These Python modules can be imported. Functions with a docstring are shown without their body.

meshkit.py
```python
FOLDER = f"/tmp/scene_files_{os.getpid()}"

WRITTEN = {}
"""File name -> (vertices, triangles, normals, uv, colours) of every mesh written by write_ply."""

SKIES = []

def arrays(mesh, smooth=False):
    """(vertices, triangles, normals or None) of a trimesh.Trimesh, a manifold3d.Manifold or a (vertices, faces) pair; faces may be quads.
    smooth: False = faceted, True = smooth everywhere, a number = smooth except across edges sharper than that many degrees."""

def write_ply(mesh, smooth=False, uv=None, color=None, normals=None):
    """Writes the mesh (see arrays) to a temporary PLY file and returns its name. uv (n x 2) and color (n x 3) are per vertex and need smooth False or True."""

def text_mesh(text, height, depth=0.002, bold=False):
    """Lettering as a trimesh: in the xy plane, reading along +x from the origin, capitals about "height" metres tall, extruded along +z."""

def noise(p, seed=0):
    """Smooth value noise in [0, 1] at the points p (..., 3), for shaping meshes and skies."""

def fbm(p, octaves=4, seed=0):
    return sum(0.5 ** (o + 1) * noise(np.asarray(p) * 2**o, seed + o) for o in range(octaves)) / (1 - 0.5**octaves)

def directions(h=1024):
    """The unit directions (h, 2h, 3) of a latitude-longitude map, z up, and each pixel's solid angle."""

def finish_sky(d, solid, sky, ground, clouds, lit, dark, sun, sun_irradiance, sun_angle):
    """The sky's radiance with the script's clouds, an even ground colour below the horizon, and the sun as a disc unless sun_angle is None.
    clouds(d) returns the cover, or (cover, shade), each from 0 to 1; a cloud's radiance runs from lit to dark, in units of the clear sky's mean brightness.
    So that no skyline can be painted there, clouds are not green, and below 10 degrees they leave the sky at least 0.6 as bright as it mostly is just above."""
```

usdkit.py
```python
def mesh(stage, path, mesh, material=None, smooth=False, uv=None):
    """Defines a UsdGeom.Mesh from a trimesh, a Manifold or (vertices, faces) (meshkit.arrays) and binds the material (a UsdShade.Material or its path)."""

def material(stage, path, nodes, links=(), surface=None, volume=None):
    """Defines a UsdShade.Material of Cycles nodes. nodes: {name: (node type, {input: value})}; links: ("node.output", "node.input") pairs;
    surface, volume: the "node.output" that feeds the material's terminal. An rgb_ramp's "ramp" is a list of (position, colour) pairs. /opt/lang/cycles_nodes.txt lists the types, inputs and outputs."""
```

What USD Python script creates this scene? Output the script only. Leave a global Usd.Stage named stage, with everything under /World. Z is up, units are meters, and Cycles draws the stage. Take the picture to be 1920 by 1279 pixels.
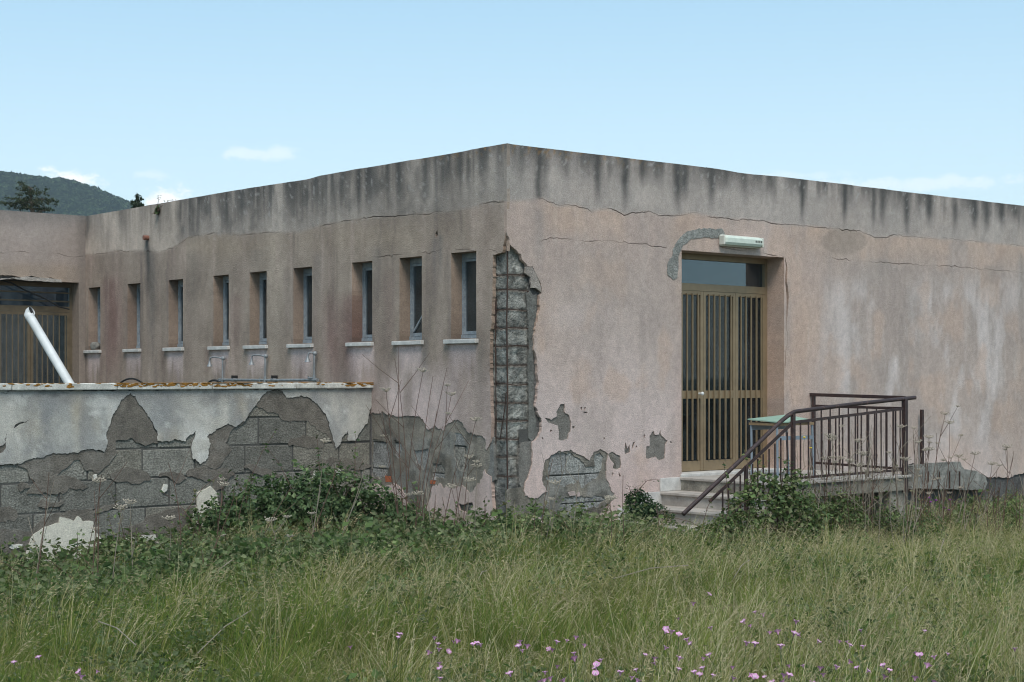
import math, random
import numpy as np, shapely, shapely.affinity, trimesh
from shapely.geometry import Polygon, LineString, box as sbox, MultiPolygon
from shapely.ops import unary_union
import mapbox_earcut
import usdkit
from meshkit import noise, fbm
from pxr import Usd, UsdGeom, UsdLux, UsdShade, Gf, Sdf, Vt

random.seed(7)
stage = Usd.Stage.CreateInMemory()
UsdGeom.SetStageUpAxis(stage, UsdGeom.Tokens.z)
UsdGeom.SetStageMetersPerUnit(stage, 1.0)
world = UsdGeom.Xform.Define(stage, '/World')
stage.SetDefaultPrim(world.GetPrim())
UsdGeom.Scope.Define(stage, '/World/Looks')

# ------------------------------------------------------------------ camera, sky, sun, exposure
FPX, CAMZ, HORIZON = 3037.0, 1.75, 708.0
EXPOSURE = 0.80
SKY_STRENGTH = 0.085
SUN_INTENSITY, SUN_ANGLE = 0.40, 25.0
SUN_DIR = np.array([0.06, -0.56, 0.80]); SUN_DIR /= np.linalg.norm(SUN_DIR)
cam = UsdGeom.Camera.Define(stage, '/World/camera')
cam.CreateHorizontalApertureAttr(36.0)
cam.CreateVerticalApertureAttr(36.0 * 682 / 1024)
cam.CreateFocalLengthAttr(36.0 * FPX / 1920)
cam.CreateVerticalApertureOffsetAttr((HORIZON - 639.5) / 1920 * 36.0)
cam.CreateClippingRangeAttr(Gf.Vec2f(0.1, 10000))
cam.CreateExposureAttr(EXPOSURE)
cam.AddTranslateOp().Set(Gf.Vec3d(0, 0, CAMZ))
cam.AddRotateXOp().Set(90.0)

elev, rot = math.asin(SUN_DIR[2]), math.atan2(SUN_DIR[0], SUN_DIR[1])
def pxdir(x, y):
    d = np.array([(x - 960) / FPX, 1.0, -(y - HORIZON) / FPX]); return d / np.linalg.norm(d)
nodes = {
    'tc': ('texture_coordinate', {}),
    'sky': ('sky_texture', {'sky_type': 'single_scattering', 'sun_disc': False, 'sun_elevation': elev, 'sun_rotation': rot, 'air_density': 1.0, 'aerosol_density': 1.0, 'ozone_density': 1.0}),
    'veil': ('mix', {'mix_type': 'mix', 'fac': 0.45}),
    'sep': ('separate_xyz', {}), 'el': ('map_range', {'range_type': 'smoothstep', 'from_min': 0.06, 'from_max': 0.29, 'to_min': 0.0, 'to_max': 1.0, 'clamp': True}),
    'vc': ('mix', {'mix_type': 'mix', 'color1': (6.9, 8.7, 8.9), 'color2': (3.7, 6.5, 7.9)}),
    'mp': ('mapping', {'scale': (42, 42, 70)}),
    'n1': ('noise_texture', {'scale': 2.2, 'detail': 6, 'roughness': 0.6}),
    'bg': ('background_shader', {'strength': SKY_STRENGTH}),
}
links = [('tc.generated', 'sky.vector'), ('sky.color', 'veil.color1'), ('tc.generated', 'sep.vector'), ('sep.z', 'el.value'), ('el.result', 'vc.fac'), ('vc.color', 'veil.color2'), ('tc.generated', 'mp.vector'), ('mp.vector', 'n1.vector')]
links = [l for l in links if l[1] != 'sky.vector']
prev = 'veil.color'
CLOUDS = [(125, 345, 66, 34, 1.0), (315, 378, 64, 30, 1.0), (480, 288, 90, 16, 0.35), (285, 328, 40, 12, 0.25), (1700, 345, 260, 16, 0.35), (1480, 330, 140, 10, 0.2),
          (-700, 250, 320, 90, 0.8), (2700, 220, 420, 90, 0.7), (3300, -600, 500, 260, 0.6), (-2200, -300, 520, 200, 0.6)]
for i, (x, y, rx, ry, s) in enumerate(CLOUDS):
    d = pxdir(x, y)
    right = np.array([d[1], -d[0], 0]); right /= np.linalg.norm(right); up = np.cross(right, d)
    nodes |= {f'o{i}': ('vector_math', {'math_type': 'subtract', 'vector2': tuple(d)}),
              f'a{i}': ('vector_math', {'math_type': 'dot_product', 'vector2': tuple(right * FPX / rx)}),
              f'b{i}': ('vector_math', {'math_type': 'dot_product', 'vector2': tuple(up * FPX / ry)}),
              f'f{i}': ('vector_math', {'math_type': 'dot_product', 'vector2': tuple(d)}),
              f'fm{i}': ('math', {'math_type': 'greater_than', 'value2': 0.3}),
              f'c{i}': ('combine_xyz', {}), f'l{i}': ('vector_math', {'math_type': 'length'}),
              f'h{i}': ('math', {'math_type': 'multiply_add', 'value2': 2.6, 'value3': -1.25}),
              f's{i}': ('math', {'math_type': 'subtract'}),
              f'm{i}': ('map_range', {'range_type': 'smoothstep', 'from_min': 0.95, 'from_max': 0.2, 'to_min': 0.0, 'to_max': s, 'clamp': True}),
              f'g{i}': ('math', {'math_type': 'multiply'}),
              f'x{i}': ('mix', {'mix_type': 'mix', 'color2': (8.4, 8.5, 8.5)})}
    links += [('tc.generated', f'o{i}.vector1'), (f'o{i}.vector', f'a{i}.vector1'), (f'o{i}.vector', f'b{i}.vector1'), ('tc.generated', f'f{i}.vector1'),
              (f'f{i}.value', f'fm{i}.value1'), (f'a{i}.value', f'c{i}.x'), (f'b{i}.value', f'c{i}.y'), (f'c{i}.vector', f'l{i}.vector1'),
              ('n1.fac', f'h{i}.value1'), (f'l{i}.value', f's{i}.value1'), (f'h{i}.value', f's{i}.value2'), (f's{i}.value', f'm{i}.value'),
              (f'm{i}.result', f'g{i}.value1'), (f'fm{i}.value', f'g{i}.value2'), (f'g{i}.value', f'x{i}.fac'), (prev, f'x{i}.color1')]
    prev = f'x{i}.color'
links.append((prev, 'bg.color'))
sky_mat = usdkit.material(stage, '/World/Looks/sky', nodes, links, surface='bg.background')
dome = UsdLux.DomeLight.Define(stage, '/World/sky')
UsdShade.MaterialBindingAPI.Apply(dome.GetPrim()).Bind(sky_mat)
dome.GetPrim().SetCustomDataByKey('kind', 'structure')
sun = UsdLux.DistantLight.Define(stage, '/World/sun')
sun.CreateNormalizeAttr(True); sun.CreateIntensityAttr(SUN_INTENSITY); sun.CreateAngleAttr(SUN_ANGLE)
sun.CreateColorAttr(Gf.Vec3f(1.0, 0.95, 0.88))
sun.AddTransformOp().Set(Gf.Matrix4d(Gf.Rotation(Gf.Vec3d(0, 0, 1), Gf.Vec3d(*SUN_DIR.tolist())), Gf.Vec3d(0, 0, 30)))

# ------------------------------------------------------------------ helpers: naming, prims
used, ORG = {}, {}
def numbered(parent, name):
    k = used.get((parent, name), 0); used[(parent, name)] = k + 1
    return f'{parent}/{name}' if k == 0 else f'{parent}/{name}_{k:03d}'
def path_of(parent): return '/World' if parent is None else str(parent.GetPath())
def tag(p, label=None, cat=None, group=None, kind=None):
    p = p.GetPrim() if hasattr(p, 'GetPrim') else p
    for k, v in (('label', label), ('category', cat), ('group', group), ('kind', kind)):
        if v: p.SetCustomDataByKey(k, v)
    return p
def thing(name, label, cat, loc, group=None, kind=None):
    path = numbered('/World', name); x = UsdGeom.Xform.Define(stage, path)
    x.AddTranslateOp().Set(Gf.Vec3d(*map(float, loc))); ORG[path] = np.array(loc, float)
    return tag(x, label, cat, group, kind)
def norm_mesh(m):
    if isinstance(m, list): m = trimesh.util.concatenate(m)
    return m
def obj(name, m, mat, parent=None, colors=None, normals=None, smooth=False, loc=None):
    """m: trimesh / list / (v,f) in world coordinates; made local to the thing it belongs to."""
    path = numbered(path_of(parent), name)
    if parent is None: org = np.array(loc if loc is not None else (0, 0, 0), float)
    else: org = ORG[path_of(parent)]
    m = norm_mesh(m)
    v, f = (np.asarray(m.vertices), np.asarray(m.faces)) if hasattr(m, 'vertices') else (np.asarray(m[0]), np.asarray(m[1]))
    if smooth:
        mm = trimesh.Trimesh(v - org, f, process=False); u = usdkit.mesh(stage, path, mm, mat, smooth=smooth)
    else:
        u = UsdGeom.Mesh.Define(stage, path)
        u.CreatePointsAttr(Vt.Vec3fArray.FromNumpy((v - org).astype(np.float32)))
        u.CreateFaceVertexCountsAttr(Vt.IntArray.FromNumpy(np.full(len(f), 3, np.int32)))
        u.CreateFaceVertexIndicesAttr(Vt.IntArray.FromNumpy(f.astype(np.int32).ravel()))
        u.CreateSubdivisionSchemeAttr('none')
        if normals is not None:
            u.CreateNormalsAttr(Vt.Vec3fArray.FromNumpy(normals.astype(np.float32))); u.SetNormalsInterpolation('vertex')
        UsdShade.MaterialBindingAPI.Apply(u.GetPrim()).Bind(mat)
    if colors is not None:
        UsdGeom.PrimvarsAPI(u).CreatePrimvar('Cd', Sdf.ValueTypeNames.Color3fArray, 'vertex').Set(Vt.Vec3fArray.FromNumpy(np.asarray(colors, np.float32)))
    if parent is None and loc is not None: UsdGeom.Xformable(u).AddTranslateOp().Set(Gf.Vec3d(*map(float, org)))
    ORG[path] = org
    return u.GetPrim()
def ss(a, b, x): k = np.clip((x - a) / (b - a), 0, 1); return k * k * (3 - 2 * k)
def lin(*c): return np.array([((x / 255 + .055) / 1.055) ** 2.4 if x > 10 else x / 255 / 12.92 for x in c])

# ------------------------------------------------------------------ materials
MATS = {}
def mat(name, color, rough=0.85, metallic=0.0, var=0.25, vscale=6.0, grain=0.0, gscale=90.0, bump=0.0, bscale=120.0, spec=0.3, vc=False, objvar=0.0, rust=None):
    """procedural: base colour (or vertex colour Cd) varied by two noises, optional bump and a second colour in blotches."""
    if name in MATS: return MATS[name]
    n = {'geo': ('geometry', {}), 'nz': ('noise_texture', {'scale': vscale, 'detail': 5, 'roughness': 0.6}),
         'r1': ('map_range', {'from_min': 0.3, 'from_max': 0.7, 'to_min': 1 - var, 'to_max': 1 + var, 'clamp': True}),
         'ng': ('noise_texture', {'scale': gscale, 'detail': 3, 'roughness': 0.7}),
         'r2': ('map_range', {'from_min': 0.3, 'from_max': 0.7, 'to_min': 1 - grain, 'to_max': 1 + grain, 'clamp': True}),
         'mul': ('math', {'math_type': 'multiply'}), 'sc': ('vector_math', {'math_type': 'scale', 'vector1': tuple(color)}),
         'p': ('principled_bsdf', {'roughness': rough, 'metallic': metallic, 'specular_ior_level': spec})}
    l = [('geo.position', 'nz.vector'), ('geo.position', 'ng.vector'), ('nz.fac', 'r1.value'), ('ng.fac', 'r2.value'), ('r1.result', 'mul.value1'), ('r2.result', 'mul.value2'), ('sc.vector', 'p.base_color')]
    s = 'mul.value'
    if objvar:
        n |= {'oi': ('object_info', {}), 'r3': ('map_range', {'from_min': 0, 'from_max': 1, 'to_min': 1 - objvar, 'to_max': 1 + objvar}), 'mul2': ('math', {'math_type': 'multiply'})}
        l += [('oi.random', 'r3.value'), ('mul.value', 'mul2.value1'), ('r3.result', 'mul2.value2')]; s = 'mul2.value'
    l.append((s, 'sc.scale'))
    if vc:
        n['at'] = ('attribute', {'attribute': 'Cd'}); l.append(('at.vector', 'sc.vector1'))
    if rust is not None:
        n |= {'nr': ('noise_texture', {'scale': rust[1], 'detail': 6, 'roughness': 0.7}), 'rr': ('map_range', {'from_min': rust[2], 'from_max': rust[2] + 0.1, 'to_min': 0, 'to_max': 1, 'clamp': True}), 'mx': ('mix', {'color2': tuple(rust[0])})}
        l = [x for x in l if x != ('sc.vector', 'p.base_color')] + [('geo.position', 'nr.vector'), ('nr.fac', 'rr.value'), ('rr.result', 'mx.fac'), ('sc.vector', 'mx.color1'), ('mx.color', 'p.base_color')]
    if bump:
        n |= {'nb': ('noise_texture', {'scale': bscale, 'detail': 4, 'roughness': 0.65}), 'b': ('bump', {'strength': 1.0, 'distance': bump})}
        l += [('geo.position', 'nb.vector'), ('nb.fac', 'b.height'), ('b.normal', 'p.normal')]
    MATS[name] = usdkit.material(stage, f'/World/Looks/{name}', n, l, surface='p.BSDF')
    return MATS[name]
def leaf_mat(name, trans=0.3, objvar=0.25, rough=0.55, spec=0.25):
    n = {'at': ('attribute', {'attribute': 'Cd'}), 'oi': ('object_info', {}), 'r': ('map_range', {'from_min': 0, 'from_max': 1, 'to_min': 1 - objvar, 'to_max': 1 + objvar}),
         'sc': ('vector_math', {'math_type': 'scale'}), 'p': ('principled_bsdf', {'roughness': rough, 'specular_ior_level': spec}), 't': ('translucent_bsdf', {}), 'm': ('mix_closure', {'fac': trans}),
         'br': ('vector_math', {'math_type': 'multiply', 'vector2': (1.1, 1.15, 0.7)})}
    l = [('at.vector', 'sc.vector1'), ('oi.random', 'r.value'), ('r.result', 'sc.scale'), ('sc.vector', 'p.base_color'), ('sc.vector', 'br.vector1'), ('br.vector', 't.color'), ('p.BSDF', 'm.closure1'), ('t.BSDF', 'm.closure2')]
    MATS[name] = usdkit.material(stage, f'/World/Looks/{name}', n, l, surface='m.closure')
    return MATS[name]
def pane_mat(name, tint, extra=0.0, gcol=(0.9, 0.95, 1.0), refl=1.6, dust=.22):
    n = {'t': ('transparent_bsdf', {'color': tint}), 'g': ('glossy_bsdf', {'color': gcol, 'roughness': 0.02}), 'f': ('fresnel', {'IOR': 1.5}),
         'a': ('math', {'math_type': 'multiply_add', 'value2': refl, 'value3': extra}), 'm': ('mix_closure', {}),
         'geo': ('geometry', {}), 'nz': ('noise_texture', {'scale': 3.0, 'detail': 5}), 'd': ('diffuse_bsdf', {'color': (0.22, 0.23, 0.22)}),
         'r': ('map_range', {'from_min': 0.35, 'from_max': 0.75, 'to_min': dust * .15, 'to_max': dust, 'clamp': True}), 'm2': ('mix_closure', {})}
    l = [('f.fac', 'a.value1'), ('a.value', 'm.fac'), ('t.BSDF', 'm.closure1'), ('g.BSDF', 'm.closure2'), ('geo.position', 'nz.vector'), ('nz.fac', 'r.value'), ('r.result', 'm2.fac'), ('m.closure', 'm2.closure1'), ('d.BSDF', 'm2.closure2')]
    MATS[name] = usdkit.material(stage, f'/World/Looks/{name}', n, l, surface='m2.closure'); return MATS[name]

M_PLASTER = mat('weathered_plaster', (1, 1, 1), rough=0.95, var=0.10, vscale=16, grain=0.19, gscale=72, bump=0.011, bscale=75, spec=0.15, vc=True)
M_RENDER = mat('cement_render', (1, 1, 1), rough=0.95, var=0.26, vscale=9, grain=0.32, gscale=70, bump=0.016, bscale=55, spec=0.15, vc=True)
M_SPALL = mat('spalled_concrete', (1, 1, 1), rough=0.95, var=0.28, vscale=13, grain=0.30, gscale=60, bump=0.03, bscale=38, spec=0.15, vc=True)
BLOCK = [mat(f'block_tone_{w}', np.array(c) * np.array((.94, .915, .85)), rough=0.95, var=0.24, vscale=7, grain=0.48, gscale=58, bump=0.026, bscale=55, spec=0.15) for w, c in
         (('cool', (.225, .225, .212)), ('warm', (.245, .235, .212)), ('dark', (.185, .183, .172)), ('pale', (.275, .272, .255)))]
PALE_BLOCK = [mat(f'patch_block_tone_{w}', c, rough=0.95, var=0.4, vscale=8, grain=0.55, gscale=55, bump=0.03, bscale=50, spec=0.15, rust=((.11, .10, .09), 8, 0.57)) for w, c in (('cool', (.29, .285, .27)), ('warm', (.28, .26, .225)), ('pale', (.34, .335, .31)))]
M_MORTAR = mat('mortar', (.10, .096, .088), rough=0.95, var=0.2, grain=0.2, bump=0.01)
M_CORE = mat('rough_base_concrete', (.135, .128, .122), rough=0.95, var=0.35, vscale=5, grain=0.35, gscale=50, bump=0.03, bscale=40, spec=0.15)
M_INNER = mat('inner_wall', (.20, .19, .175), rough=0.9, var=0.2, vscale=1.5)
M_RUST = mat('rusted_steel', (.060, .036, .028), rough=0.8, var=0.3, vscale=20, grain=0.3, bump=0.003, spec=0.3, rust=((.10, .052, .034), 35, 0.60))
M_RAIL = mat('rusty_brown_paint', (.040, .024, .023), rough=0.5, var=0.3, vscale=18, grain=0.2, spec=0.4, rust=((.16, .085, .06), 28, 0.57))
M_ALU = mat('bronze_aluminium', (.25, .185, .112), rough=0.42, metallic=0.25, var=0.14, vscale=8, grain=0.06, spec=0.5)
M_ALUSHADE = mat('shaded_bronze_aluminium', (.155, .12, .078), rough=0.5, metallic=0.2, var=0.2, vscale=8, grain=0.06, spec=0.4)  # bronze aluminium darkened in colour to carry the overhang shade on the wing door
M_MARBLE = mat('worn_marble', (.52, .50, .47), rough=0.7, var=0.22, vscale=9, grain=0.16, gscale=120, bump=0.002)
M_STEP = mat('step_stone', (.37, .335, .30), rough=0.8, var=0.28, vscale=5, grain=0.16, gscale=110, bump=0.003, rust=((.22, .19, .15), 6, 0.60))
M_FASCIA = mat('stained_concrete', (.235, .215, .18), rough=0.95, var=0.4, vscale=5, grain=0.3, gscale=60, bump=0.012, bscale=45, rust=((.12, .10, .08), 4, 0.56))
M_COPE = mat('coping_stone', (.56, .54, .49), rough=0.85, var=0.25, vscale=8, grain=0.2, gscale=60, bump=0.006)
M_LICHEN = mat('orange_lichen', (.34, .165, .035), rough=0.95, var=0.4, vscale=18, grain=0.3, gscale=90, bump=0.02)
M_BLUEFRAME = mat('peeling_blue_grey_paint', (.255, .285, .31), rough=0.7, var=0.25, vscale=14, grain=0.2, gscale=90, bump=0.004, rust=((.40, .41, .40), 42, 0.56))
M_GALV = mat('galvanised_pipe', (.26, .27, .275), rough=0.55, metallic=0.4, var=0.25, vscale=14, grain=0.15, rust=((.16, .11, .08), 20, 0.66))
M_PVC = mat('white_plastic_pipe', (.62, .63, .62), rough=0.45, var=0.12, vscale=4, grain=0.04, spec=0.5)
M_BLACK = mat('black_rubber', (.022, .022, .022), rough=0.6, var=0.2)
M_GREEN = mat('pale_green_laminate', (.27, .40, .32), rough=0.55, var=0.12, vscale=6)
M_WOOD = mat('raw_wood_edge', (.24, .17, .10), rough=0.8, var=0.25, vscale=12)
M_STEELBLUE = mat('blue_grey_steel', (.20, .24, .28), rough=0.5, var=0.15, spec=0.4)
M_LAMPBODY = mat('aged_white_plastic', (.58, .57, .50), rough=0.5, var=0.08, spec=0.4)
M_LAMPCOVER = mat('aged_clear_cover', (.60, .65, .56), rough=0.25, var=0.08, vscale=12, spec=0.5)
M_DARKPRINT = mat('dark_print', (.10, .10, .09), rough=0.6)
M_WHITEBOARD = mat('white_board', (.62, .62, .60), rough=0.7, var=0.1)
M_BRICK = mat('orange_brick', (.42, .13, .06), rough=0.9, var=0.25, vscale=20, grain=0.2)
M_TERRA = mat('terracotta', (.22, .10, .07), rough=0.85, var=0.2)
M_STONE = mat('grey_stone', (.19, .18, .16), rough=0.95, var=0.3, vscale=14, bump=0.02, bscale=30)
M_STALK = mat('dry_red_brown_stalk', (.115, .068, .05), rough=0.85, var=0.25, vscale=7)
M_STALKPALE = mat('dry_grey_stalk', (.26, .215, .165), rough=0.9, var=0.25, vscale=7)
M_UMBEL = mat('dry_umbel', (.40, .34, .27), rough=0.9, var=0.25, vscale=12)
M_PINK = mat('pink_petal', (.56, .27, .44), rough=0.7, var=0.18, vscale=9, objvar=0.3)
M_PALEPINK = mat('pale_pink_throat', (.60, .42, .53), rough=0.7, var=0.1)
M_YELLOW = mat('yellow_petal', (.72, .50, .03), rough=0.7, var=0.1)
M_PURPLE = mat('purple_thistle', (.22, .04, .24), rough=0.8, var=0.15)
M_STEMG = mat('green_stem', (.06, .085, .03), rough=0.7, var=0.2)
M_BARK = mat('grey_bark', (.13, .105, .085), rough=0.95, var=0.3, vscale=10, bump=0.02)
M_SOIL = mat('weedy_soil', (.050, .058, .026), rough=1.0, var=0.5, vscale=2.0, grain=0.35, gscale=40, bump=0.03, bscale=20)
M_HILL = mat('hill_undergrowth', (.030, .045, .020), rough=1.0, var=0.3, vscale=0.05)
M_LEAF, M_GRASS = leaf_mat('leaf', 0.28, 0.0), leaf_mat('grass_blade', 0.30, 0.28, rough=0.7, spec=0.15)
M_CROWN = leaf_mat('far_crown', 0.15, 0.30, rough=0.9, spec=0.05)
M_GLASS = pane_mat('clear_glass', (.80, .82, .82), refl=1.0, dust=.05); M_TRANSOM = pane_mat('transom_glass', (.40, .48, .55), refl=3.0, dust=.03, gcol=(.72, .88, 1.0)); M_GLASSW = pane_mat('dusty_window_glass', (.45, .46, .46), gcol=(.85, .9, .95), refl=1.3, dust=.14)

# ------------------------------------------------------------------ geometry of the place
D = 17.05
U1, U2 = np.array([-.643, .766, 0]), np.array([.766, .643, 0])
U1 /= np.linalg.norm(U1); U2 /= np.linalg.norm(U2)
Z = np.array([0, 0, 1.0])
C = np.array([-10 / FPX * D, D, 0])          # outer corner of the building at z = 0
NL, NR = -U2, -U1
class Frame:
    """a wall plane: origin, direction along the wall, outward normal"""
    def __init__(s, P, u, n): s.P, s.u, s.n = np.array(P, float), u, n; s.flip = np.cross(u, Z) @ n < 0
    def at(s, t, z, w=0.0):
        t, z, w = np.broadcast_arrays(np.asarray(t, float), np.asarray(z, float), np.asarray(w, float))
        return s.P + t[..., None] * s.u + w[..., None] * s.n + z[..., None] * Z
    def on(s, x, y, w=0.0):                  # survey: where a sight line meets the plane at offset w
        d = np.array([(x - 960) / FPX, 1.0, -(y - HORIZON) / FPX]); o = s.P + w * s.n
        k = (o[:2] @ s.n[:2]) / (d[:2] @ s.n[:2]); q = d * k
        return (q - o) @ s.u, CAMZ + q[2]
    def survey(s, t, z, w=0.0):
        q = s.at(t, z, w); return 960 + FPX * q[..., 0] / q[..., 1], HORIZON - FPX * (q[..., 2] - CAMZ) / q[..., 1]
    def poly(s, pts, w=0.0): return Polygon([s.on(x, y, w) for x, y in pts]).buffer(0)
FL, FR = Frame(C, U1, NL), Frame(C, U2, NR)
WING_T = 10.05
FW = Frame(C + U1 * WING_T, -U2, NR)                      # the wing that closes the yard
A = C + U1 * 2.4636
FB = Frame(A, -U2, NR)                                    # the low block wall
GZ = -0.15
def ground_z(x, y):
    p = np.stack([np.asarray(x, float) * .35, np.asarray(y, float) * .35, np.zeros_like(np.asarray(x, float))], -1)
    return GZ + 0.14 * (fbm(p, 3, 5) - .5) - .20 * ss(-2.0, -4.2, np.asarray(x, float)) * ss(10, 14, np.asarray(y, float)) - .20 * ss(2.4, 4.4, np.asarray(x, float)) * ss(14, 17.5, np.asarray(y, float))
def bx(fr, t0, t1, w0, w1, z0, z1, ch=0.0):
    if ch:
        P = []
        for a in (0, 1):
            for b in (0, 1):
                for c in (0, 1):
                    q = [(t0, t1)[a], (w0, w1)[b], (z0, z1)[c]]; s = [(1, -1)[a], (1, -1)[b], (1, -1)[c]]
                    for k in range(3):
                        r = [q[i] + (s[i] * ch if i != k else 0) for i in range(3)]; P.append(r)
        P = np.array(P); return trimesh.convex.convex_hull(fr.at(P[:, 0], P[:, 2], P[:, 1]))
    P = np.array([(a, b, c) for a in (t0, t1) for b in (w0, w1) for c in (z0, z1)])
    return trimesh.convex.convex_hull(fr.at(P[:, 0], P[:, 2], P[:, 1]))
def tube(pts, r, n=8, r1=None, cap=True):
    pts = np.asarray(pts, float); k = len(pts); rr = np.linspace(r, r if r1 is None else r1, k) if np.ndim(r) == 0 else np.asarray(r)
    tan = np.gradient(pts, axis=0); tan /= np.maximum(np.linalg.norm(tan, axis=1, keepdims=True), 1e-9)
    a = np.array([0, 0, 1.0]) if abs(tan[0] @ Z) < 0.9 else np.array([1.0, 0, 0])
    V, x = [], np.cross(tan[0], a); x /= np.linalg.norm(x)
    for i in range(k):
        x = x - tan[i] * (x @ tan[i]); x /= np.linalg.norm(x); y = np.cross(tan[i], x)
        an = np.arange(n) / n * 2 * np.pi
        V.append(pts[i] + rr[i] * (np.cos(an)[:, None] * x + np.sin(an)[:, None] * y))
    V = np.vstack(V); F = []
    for i in range(k - 1):
        for j in range(n):
            p, q = i * n + j, i * n + (j + 1) % n
            F += [(p, q, q + n), (p, q + n, p + n)]
    if cap:
        V = np.vstack([V, pts[:1], pts[-1:]]); e = len(V)
        for j in range(n):
            F += [(e - 2, (j + 1) % n, j), (e - 1, (k - 1) * n + j, (k - 1) * n + (j + 1) % n)]
    return trimesh.Trimesh(V, np.array(F), process=False)
def bar(p, q, wx, wy=None, up=Z):
    """a straight rectangular bar from p to q"""
    p, q = np.asarray(p, float), np.asarray(q, float); d = (q - p) / np.linalg.norm(q - p); wy = wy or wx
    s = np.cross(d, up)
    if np.linalg.norm(s) < 1e-6: s = np.cross(d, U2)
    s /= np.linalg.norm(s); v = np.cross(s, d)
    return trimesh.convex.convex_hull([e + a * s * wx / 2 + b * v * wy / 2 for e in (p, q) for a in (-1, 1) for b in (-1, 1)])
def rag(poly, amp, step=0.02, seed=0, scale=18.0):
    """roughen the outline of a torn layer"""
    def ring(r):
        p = np.array(LineString(r).segmentize(step).coords)
        q = np.c_[p * scale, np.zeros(len(p))]; q2 = q * 3.1
        o = np.c_[fbm(q, 3, seed) - .5, fbm(q, 3, seed + 50) - .5] * 2 * amp + np.c_[noise(q2, seed + 9) - .5, noise(q2, seed + 77) - .5] * amp
        o[-1] = o[0]; return p + o
    out = []
    for g in getattr(poly, 'geoms', [poly]):
        if g.is_empty or g.geom_type != 'Polygon': continue
        out.append(Polygon(ring(g.exterior.coords), [ring(i.coords) for i in g.interiors]).buffer(0))
    return unary_union(out)
def crack(fr, pts, w, seed=0, jit=0.026, w0=None):
    w = w * (.62 if w < .02 else .8)
    q = np.array([fr.on(x, y) for x, y in pts]); p = np.array(LineString(q).segmentize(0.025).coords)
    s = np.c_[p * 14, np.zeros(len(p))]
    p = p + np.c_[fbm(s, 4, seed) - .5, fbm(s, 4, seed + 31) - .5] * 2 * jit
    wid = w * np.clip(-0.45 + 2.3 * noise(np.c_[p * 5, np.zeros(len(p))], seed + 3), .14, 1.7); wid[0] = wid[-1] = 0.002
    return unary_union([LineString(p[i:i + 2]).buffer((wid[i] + wid[i + 1]) / 4, quad_segs=1) for i in range(len(p) - 1)])
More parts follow.
